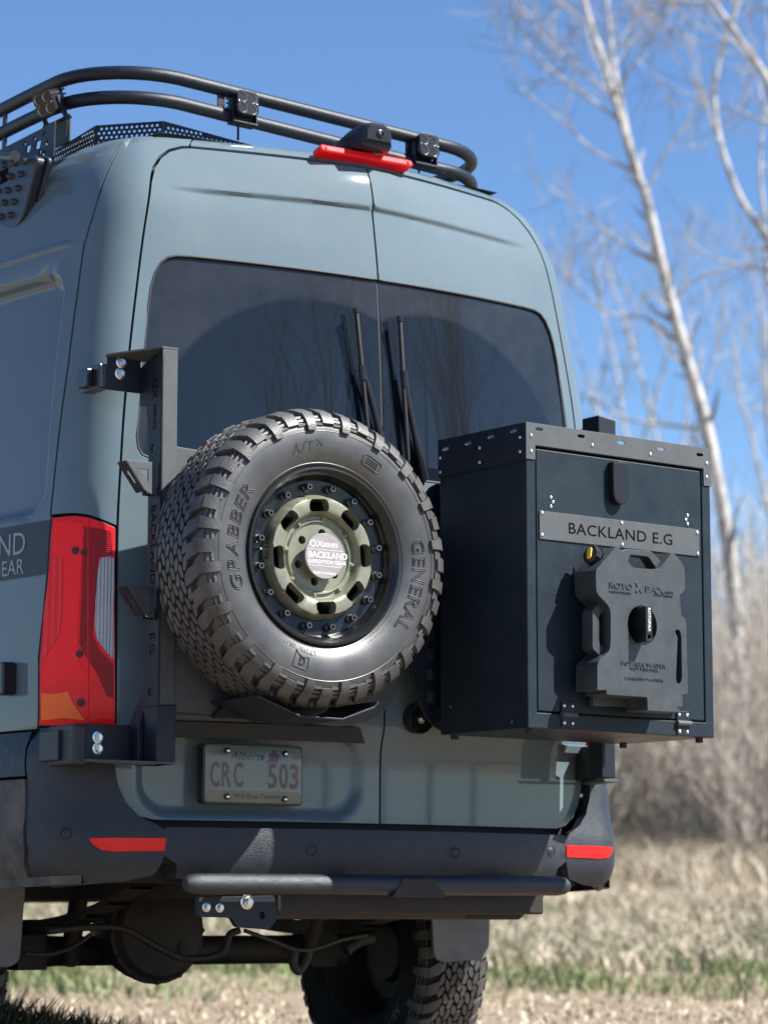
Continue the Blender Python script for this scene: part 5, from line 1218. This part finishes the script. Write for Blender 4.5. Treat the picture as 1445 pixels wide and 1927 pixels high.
for q in ((65, 660), (175, 640), (290, 620), (130, 790), (245, 765), (95, 950), (210, 925), (60, 1090), (165, 1080), (20, 1250), (130, 1230), (10, 820), (-20, 960), (-50, 1110), (-80, 640), (-60, 800)):
    inst('stud', stud, brd, TF.mat4(*tpx(*q, NBD), NBD))
boxo('handle_slot', TF, tpx(-60, 800, NBD)[0], tpx(90, 800, NBD)[0], tpx(0, 885, NBD)[1], tpx(0, 740, NBD)[1], NBD, NBD + 0.002, 'cut', brd, bev=0.001)
a, b = tpx(-80, 410, 0.10), tpx(175, 555, 0.10)
tube('clamp_rod', [TF.pt(a[0] - 0.2, a[1] + 0.02, 0.10), TF.pt(b[0] - 0.02, b[1], 0.10), TF.pt(b[0], b[1], 0.10)], [0.013, 0.013, 0.016], 'black_gloss_plastic', tbm, n=12)
a, b = tpx(-50, 1680, 0.03), tpx(290, 1560, 0.03)
tube('lower_tube', [TF.pt(a[0] - 1.0, a[1] + 0.0, 0.03), TF.pt(a[0], a[1] + 0.01, 0.03), TF.pt(b[0] - 0.02, b[1], 0.03), TF.pt(b[0], b[1], 0.03)], [0.017, 0.017, 0.017, 0.012], 'powder', tbm, n=12)
for zz in (2.74,): tube('mount_arm', [(-0.73, 0.95, 2.80), (XB, 0.95, 2.70)], 0.012, 'powder', tbm, n=10)

# ================================================================== TREES, SHRUBS, GRASS
def bark(name, c0, c1):
    m, nt, p = new_mat(name); N = nt.nodes.new; L = nt.links.new
    tc = N('ShaderNodeTexCoord'); nz = N('ShaderNodeTexNoise'); nz.inputs['Scale'].default_value = 6; nz.inputs['Detail'].default_value = 6; L(tc.outputs['Object'], nz.inputs['Vector'])
    r = N('ShaderNodeValToRGB'); r.color_ramp.elements[0].position = 0.36; r.color_ramp.elements[0].color = (*c0, 1); r.color_ramp.elements[1].position = 0.55; r.color_ramp.elements[1].color = (*c1, 1)
    L(nz.outputs[0], r.inputs[0]); L(r.outputs[0], p.inputs['Base Color']); p.inputs['Roughness'].default_value = 0.85
    return m
M['bark'] = bark('pale_poplar_bark', (0.24, 0.22, 0.20), (0.50, 0.475, 0.445))
M['twig'] = bark('grey_tan_twig', (0.15, 0.13, 0.11), (0.32, 0.285, 0.245))
M['shrub'] = bark('dry_grey_brown_stem', (0.24, 0.21, 0.18), (0.56, 0.51, 0.445))
def wander(rnd, p, d, L, n, up=0.1, jit=0.18):
    P = [np.array(p, float)]; d = np.array(d, float); d /= np.linalg.norm(d)
    for i in range(n):
        d = d + np.array([rnd.gauss(0, jit), rnd.gauss(0, jit), rnd.gauss(0, jit) + up]); d /= np.linalg.norm(d); P.append(P[-1] + d * L / n)
    return P
def grow(rnd, path, r0, r1, lv, V, F, tw, dens=1.0, spread=1.0):
    """child branches along a path; lv counts down"""
    k = len(path); ln = sum(np.linalg.norm(path[i + 1] - path[i]) for i in range(k - 1))
    nchild = max(2, int(ln * (2.8 if lv > 1 else 6.5) * dens))
    for _ in range(nchild):
        t = rnd.uniform(0.25 if lv > 1 else 0.1, 0.99) * (k - 1); i = min(int(t), k - 2); p = path[i] + (path[i + 1] - path[i]) * (t - i)
        ax = path[i + 1] - path[i]; ax = ax / (np.linalg.norm(ax) + 1e-9); a = rnd.uniform(0, 2 * math.pi)
        sd = np.cross(ax, np.array([math.cos(a), math.sin(a), 0.2])); sd /= np.linalg.norm(sd) + 1e-9
        d = ax * rnd.uniform(0.4, 0.9) + sd * rnd.uniform(0.6, 1.1) * spread + np.array([0, 0, 0.15])
        rr = (r0 + (r1 - r0) * t / (k - 1)) * rnd.uniform(0.3, 0.55)
        if lv > 1:
            L = rnd.uniform(0.25, 0.5) * ln * (1.15 - 0.6 * t / (k - 1)); n = 6
        else:
            L = rnd.uniform(0.25, 0.75); n = 4
        rr = max(rr, 0.006); q = wander(rnd, p, d, L, n, 0.10, 0.16)
        tube_geo(q, list(np.linspace(rr, max(rr * 0.3, 0.0038), n + 1)), 5 if lv > 1 else 3, False, *(tw if lv <= 2 else (V, F)))
        if lv > 1: grow(rnd, q, rr, rr * 0.3, lv - 1, V, F, tw, dens, spread)
def tree(label, trunks, seed, base, lv=3, dens=1.0, group='bare trees behind the van'):
    rnd = random.Random(seed); V, F, tw = [], [], ([], [])
    t = thing('bare_tree', label, 'tree', tuple(base), group)
    for path, r0, r1, lvl, dn in trunks:
        P = catmull(path, 5); tube_geo(P, list(np.linspace(r0, r1, len(P))), 9, True, V, F); grow(rnd, P, r0, r1, lvl, V, F, tw, dn)
    mk('trunk', V, F, 'bark', t, True, 60); mk('crown', tw[0], tw[1], 'twig', t, True, 60, kind='stuff')
    return t
D1 = 31.0
dp = lambda l, d: [Dp(x, y, d + k) for x, y, k in [(q[0], q[1], q[2] if len(q) > 2 else 0) for q in l]]
def gbase(px, d):
    p = Dp(px, 1600, d); return np.array([p[0], p[1], ground_z(p[0], p[1]) - 0.05])
b1 = gbase(1405, D1)
tree('pale leaning bare tree whose trunk forks high above the storage box', [
    ([b1] + dp([(1388, 1250), (1372, 1040), (1330, 810), (1285, 650), (1245, 500), (1215, 370), (1196, 325)], D1), 0.092, 0.052, 1, 0.5),
    (dp([(1196, 325), (1172, 240), (1140, 130), (1110, 40), (1085, -60), (1045, -260), (1020, -480)], D1), 0.046, 0.010, 3, 1.0),
    (dp([(1205, 345), (1185, 270), (1160, 150), (1143, 20), (1135, -120), (1120, -300), (1125, -500)], D1 + 0.2), 0.038, 0.010, 3, 1.0),
    (dp([(1165, 225), (1110, 185), (1060, 150), (1010, 105), (980, 60), (968, 0)], D1), 0.022, 0.006, 2, 1.0),
    (dp([(1190, 320), (1120, 285), (1060, 230), (1010, 190), (975, 160)], D1), 0.020, 0.006, 2, 1.0),
    (dp([(1240, 500), (1190, 470), (1120, 420), (1060, 370), (1000, 330)], D1), 0.020, 0.006, 2, 1.0),
    (dp([(1215, 370), (1250, 290), (1300, 220), (1340, 150), (1375, 60)], D1), 0.018, 0.005, 2, 1.0),
    (dp([(1330, 810), (1260, 800), (1190, 790), (1130, 760), (1095, 730)], D1), 0.026, 0.010, 2, 1.2),
    (dp([(1262, 560), (1320, 520), (1390, 500), (1470, 470)], D1), 0.020, 0.006, 2, 1.2),
    (dp([(1290, 660), (1220, 600), (1150, 590), (1080, 540), (1060, 500)], D1), 0.020, 0.006, 2, 1.2)], 11, b1)
b2 = gbase(1560, D1 - 1.5)
tree('pale bare tree at the edge of the thicket with arching side branches', [
    ([b2] + dp([(1540, 1200), (1520, 900), (1500, 700), (1475, 520), (1450, 450)], D1 - 1.5), 0.14, 0.06, 1, 0.5),
    (dp([(1450, 450), (1400, 385), (1368, 310), (1348, 230), (1345, 160), (1362, 80), (1395, -20), (1410, -160)], D1 - 1.5), 0.040, 0.012, 3, 0.9),
    (dp([(1500, 700), (1490, 400), (1460, 190), (1390, 70), (1335, -10), (1280, -120)], D1 - 1.5), 0.060, 0.02, 3, 0.9),
    (dp([(1470, 510), (1430, 505), (1380, 495), (1330, 480), (1290, 440)], D1 - 1.5), 0.022, 0.006, 2, 1.0),
    (dp([(1490, 640), (1450, 560), (1440, 420), (1430, 300), (1445, 140), (1440, 0)], D1 - 1.2), 0.030, 0.008, 3, 0.9)], 23, b2)
def auto_tree(label, pos, hgt, seed, r=0.09, group='bare trees behind the van', lean=(0, 0), dens=0.6, tf=0.62, nf=3):
    rnd = random.Random(seed); p = np.array([pos[0], pos[1], ground_z(pos[0], pos[1]) - 0.05])
    d = np.array([lean[0], lean[1], 1.0]); P = wander(rnd, p, d, hgt * tf, 7, 0.05, 0.05)
    tr = [(P, r, r * 0.5, 2, dens * 0.7)]
    for k in range(nf):
        q = wander(rnd, P[-1 - (k % 2)], d + np.array([rnd.gauss(0, 0.35), rnd.gauss(0, 0.35), 0.2]), hgt * (1 - tf) * rnd.uniform(0.95, 1.3), 6, 0.06, 0.08); tr.append((q, r * 0.48, 0.008, 3, dens))
    return tree(label, tr, seed, p, group=group)
lat = lambda d, px: Dp(px, 1600, d)
auto_tree('slim bare tree far behind the leaning one', lat(44, 1180), 10, 31, 0.07, lean=(0.1, 0))
auto_tree('slim bare tree rising beyond the thicket to the right', lat(50, 1330), 11, 37, 0.08, lean=(-0.1, 0.05))
auto_tree('crooked bare tree hidden mostly behind the van', lat(47, 900), 8, 41, 0.08)
auto_tree('bare tree with a thick trunk far beyond the thicket', lat(58, 1440), 13, 43, 0.11)
# trees on the other side of the track, mirrored in the rear windows
for k, (az, dist, hg, sd_) in enumerate(((25, 27, 17, 51), (35, 36, 14, 57), (43, 27, 17, 61), (49, 30, 16, 67))):
    a = math.radians(az); pos = (math.sin(a) * dist, -math.cos(a) * dist)
    auto_tree(('tall bare tree across the track', 'broad bare tree across the track', 'thin bare tree across the track', 'lone bare tree furthest along the track')[k], pos, hg, sd_, 0.24, 'bare trees across the track', dens=0.6, tf=0.28, nf=5)

# shrubs
def shrub_mesh(seed):
    rnd = random.Random(seed); V, F = [], []
    for k in range(60):
        a = rnd.uniform(0, 2 * math.pi); rr = rnd.uniform(0, 0.45); p = np.array([rr * math.cos(a), rr * math.sin(a), -0.05]); hg = rnd.uniform(1.6, 4.4)
        q = wander(rnd, p, (rnd.gauss(0, 0.25), rnd.gauss(0, 0.25), 1), hg, 5, 0.04, 0.10); tube_geo(q, list(np.linspace(rnd.uniform(0.008, 0.016), 0.004, 6)), 4, False, V, F)
        for _ in range(8):
            i = rnd.randint(1, 4); d = q[i + 1] - q[i]; d = d / np.linalg.norm(d) + np.array([rnd.gauss(0, 0.5), rnd.gauss(0, 0.5), 0.1])
            w = wander(rnd, q[i] + (q[i + 1] - q[i]) * rnd.random(), d, rnd.uniform(0.3, 1.1), 3, 0.04, 0.14); tube_geo(w, [0.006, 0.005, 0.0042, 0.003], 3, False, V, F)
    me = bpy.data.meshes.new('shrub_stems'); me.from_pydata([tuple(v) for v in V], [], F); me.materials.append(M['shrub']); me.shade_smooth(); return me
SM = [shrub_mesh(s_) for s_ in (1, 2, 3, 4)]
rs = random.Random(77)
for row in range(4):
    for k in range(28 if row < 3 else 18):
        d = 29.5 + row * 1.7 + rs.uniform(-0.5, 0.5); l_ = -9 + k * (0.62 if row < 3 else 0.95) + rs.uniform(-0.3, 0.3)
        x, y = CAM[0] + math.sin(PSI) * d + math.cos(PSI) * l_, CAM[1] + math.cos(PSI) * d - math.sin(PSI) * l_
        o = bpy.data.objects.new('leafless_shrub', SM[(k + row) % 4]); COL.objects.link(o); o.location = (x, y, ground_z(x, y)); o.rotation_euler = (0, 0, rs.uniform(0, 6.28)); sc = rs.uniform(0.75, 1.1) * (0.9 + 0.08 * row); o.scale = (sc, sc, sc)
        tag(o, 'leafless grey brown shrub in the thicket under the bare trees', 'shrub', 'shrubs in the thicket')

# grass
def grass_mat(name, c0, c1):
    m, nt, p = new_mat(name); N = nt.nodes.new; L = nt.links.new
    g = N('ShaderNodeNewGeometry'); r = N('ShaderNodeValToRGB'); r.color_ramp.elements[0].color = (*c0, 1); r.color_ramp.elements[1].color = (*c1, 1)
    L(g.outputs['Random Per Island'], r.inputs[0]); L(r.outputs[0], p.inputs['Base Color']); p.inputs['Roughness'].default_value = 0.7; p.inputs['Specular IOR Level'].default_value = 0.2
    return m
M['shade_grass'] = grass_mat('shade_darkened_grass', (0.022, 0.032, 0.012), (0.055, 0.07, 0.03))  # greens set darker than the spring grass, putting the van's shade into their colour
M['dry'] = grass_mat('dry_straw', (0.28, 0.235, 0.165), (0.64, 0.565, 0.44)); M['green'] = grass_mat('spring_grass', (0.085, 0.12, 0.045), (0.23, 0.27, 0.13))
def grass(name, label, n, dr_, hr, m, seed, clump=0.0, lmax=11, pat=None):
    rng = np.random.default_rng(seed); n0 = n; d = rng.uniform(dr_[0], dr_[1], n); l_ = rng.normal(2.0, lmax * 0.45, n); l_ = np.clip(l_, -lmax, lmax)
    if clump:
        c = rng.uniform(0, 1, (n // 14 + 1, 2)); idx = rng.integers(0, len(c), n); d = dr_[0] + (dr_[1] - dr_[0]) * c[idx, 0] + rng.normal(0, clump, n); l_ = -lmax + 2 * lmax * c[idx, 1] + rng.normal(0, clump, n)
    x = CAM[0] + math.sin(PSI) * d + math.cos(PSI) * l_; y = CAM[1] + math.cos(PSI) * d - math.sin(PSI) * l_
    if pat:                                              # patchy: keep blades where a slow pattern is high
        f = np.sin(1.9 * d + 1.1 * np.sin(0.9 * l_) + 0.5) * np.sin(1.3 * l_ + 0.7 * np.sin(1.7 * d)) + 0.6 * np.sin(3.7 * l_ + 2.0 * d); k = f + rng.normal(0, 0.5, n) > pat - 1.0 + 0.25 * np.abs(d - (dr_[0] + dr_[1]) / 2); x, y, d, l_ = x[k], y[k], d[k], l_[k]; n = len(x)
    z = np.array([ground_z(a, b) for a, b in zip(x, y)]); hg = rng.uniform(hr[0], hr[1], n); a = rng.uniform(0, 2 * math.pi, n); lean = rng.uniform(0.2, 1.7, n) * hg; la = rng.uniform(0, 2 * math.pi, n)
    w = rng.uniform(0.004, 0.010, n); cx, sx_ = np.cos(a) * w, np.sin(a) * w; lx, ly = np.cos(la) * lean, np.sin(la) * lean
    V = np.empty((n, 5, 3))
    V[:, 0] = np.stack([x - cx, y - sx_, z - 0.01], 1); V[:, 1] = np.stack([x + cx, y + sx_, z - 0.01], 1)
    V[:, 2] = np.stack([x + cx * 0.8 + lx * 0.35, y + sx_ * 0.8 + ly * 0.35, z + hg * 0.6], 1); V[:, 3] = np.stack([x - cx * 0.8 + lx * 0.35, y - sx_ * 0.8 + ly * 0.35, z + hg * 0.6], 1)
    V[:, 4] = np.stack([x + lx, y + ly, z + hg * 0.95], 1)
    b = np.arange(n) * 5; loops = np.stack([b, b + 1, b + 2, b + 3, b + 3, b + 2, b + 4], 1).ravel()
    me = bpy.data.meshes.new(name); me.vertices.add(n * 5); me.vertices.foreach_set('co', V.ravel()); me.loops.add(n * 7); me.loops.foreach_set('vertex_index', loops.astype(np.int32))
    me.polygons.add(n * 2); ls = np.stack([np.arange(n) * 7, np.arange(n) * 7 + 4], 1).ravel(); me.polygons.foreach_set('loop_start', ls.astype(np.int32)); me.update(calc_edges=True)
    me.materials.append(M[m]); o = bpy.data.objects.new(name, me); COL.objects.link(o); tag(o, label, 'grass', kind='stuff'); return o
grass('dry_grass', 'flattened dry straw coloured grass on the bank', 70000, (18.5, 33), (0.05, 0.22), 'dry', 5)
grass('tall_dry_grass', 'tall dry grass along the foot of the thicket', 26000, (26, 32), (0.2, 0.6), 'dry', 6, clump=0.12)
grass('green_grass', 'fresh green grass strip beside the dirt track', 80000, (16.6, 24.5), (0.05, 0.17), 'green', 7, clump=0.7, pat=0.3)
grass('track_litter', 'short dry stalks scattered over the dirt track', 16000, (11, 19), (0.01, 0.035), 'dry', 8)
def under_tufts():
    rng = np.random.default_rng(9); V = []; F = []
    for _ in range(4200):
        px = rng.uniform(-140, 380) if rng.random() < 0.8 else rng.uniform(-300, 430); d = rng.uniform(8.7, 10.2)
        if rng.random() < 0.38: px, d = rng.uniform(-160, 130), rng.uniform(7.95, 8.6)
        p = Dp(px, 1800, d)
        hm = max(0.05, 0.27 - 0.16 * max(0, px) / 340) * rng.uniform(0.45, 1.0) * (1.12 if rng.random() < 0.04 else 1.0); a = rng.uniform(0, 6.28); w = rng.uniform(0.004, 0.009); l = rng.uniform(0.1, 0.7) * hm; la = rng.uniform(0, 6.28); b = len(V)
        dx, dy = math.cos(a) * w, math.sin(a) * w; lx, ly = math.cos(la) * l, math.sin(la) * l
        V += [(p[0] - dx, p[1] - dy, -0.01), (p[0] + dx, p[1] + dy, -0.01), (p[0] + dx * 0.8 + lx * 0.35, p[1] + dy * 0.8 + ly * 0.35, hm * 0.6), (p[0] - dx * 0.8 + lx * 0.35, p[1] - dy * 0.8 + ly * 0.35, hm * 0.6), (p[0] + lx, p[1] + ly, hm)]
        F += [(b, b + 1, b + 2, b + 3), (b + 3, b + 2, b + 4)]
    o = mk('shaded_tufts', V, F, 'shade_grass', None, False); tag(o, 'rough grass tufts under the van, coloured darker for its shade', 'grass', kind='stuff')
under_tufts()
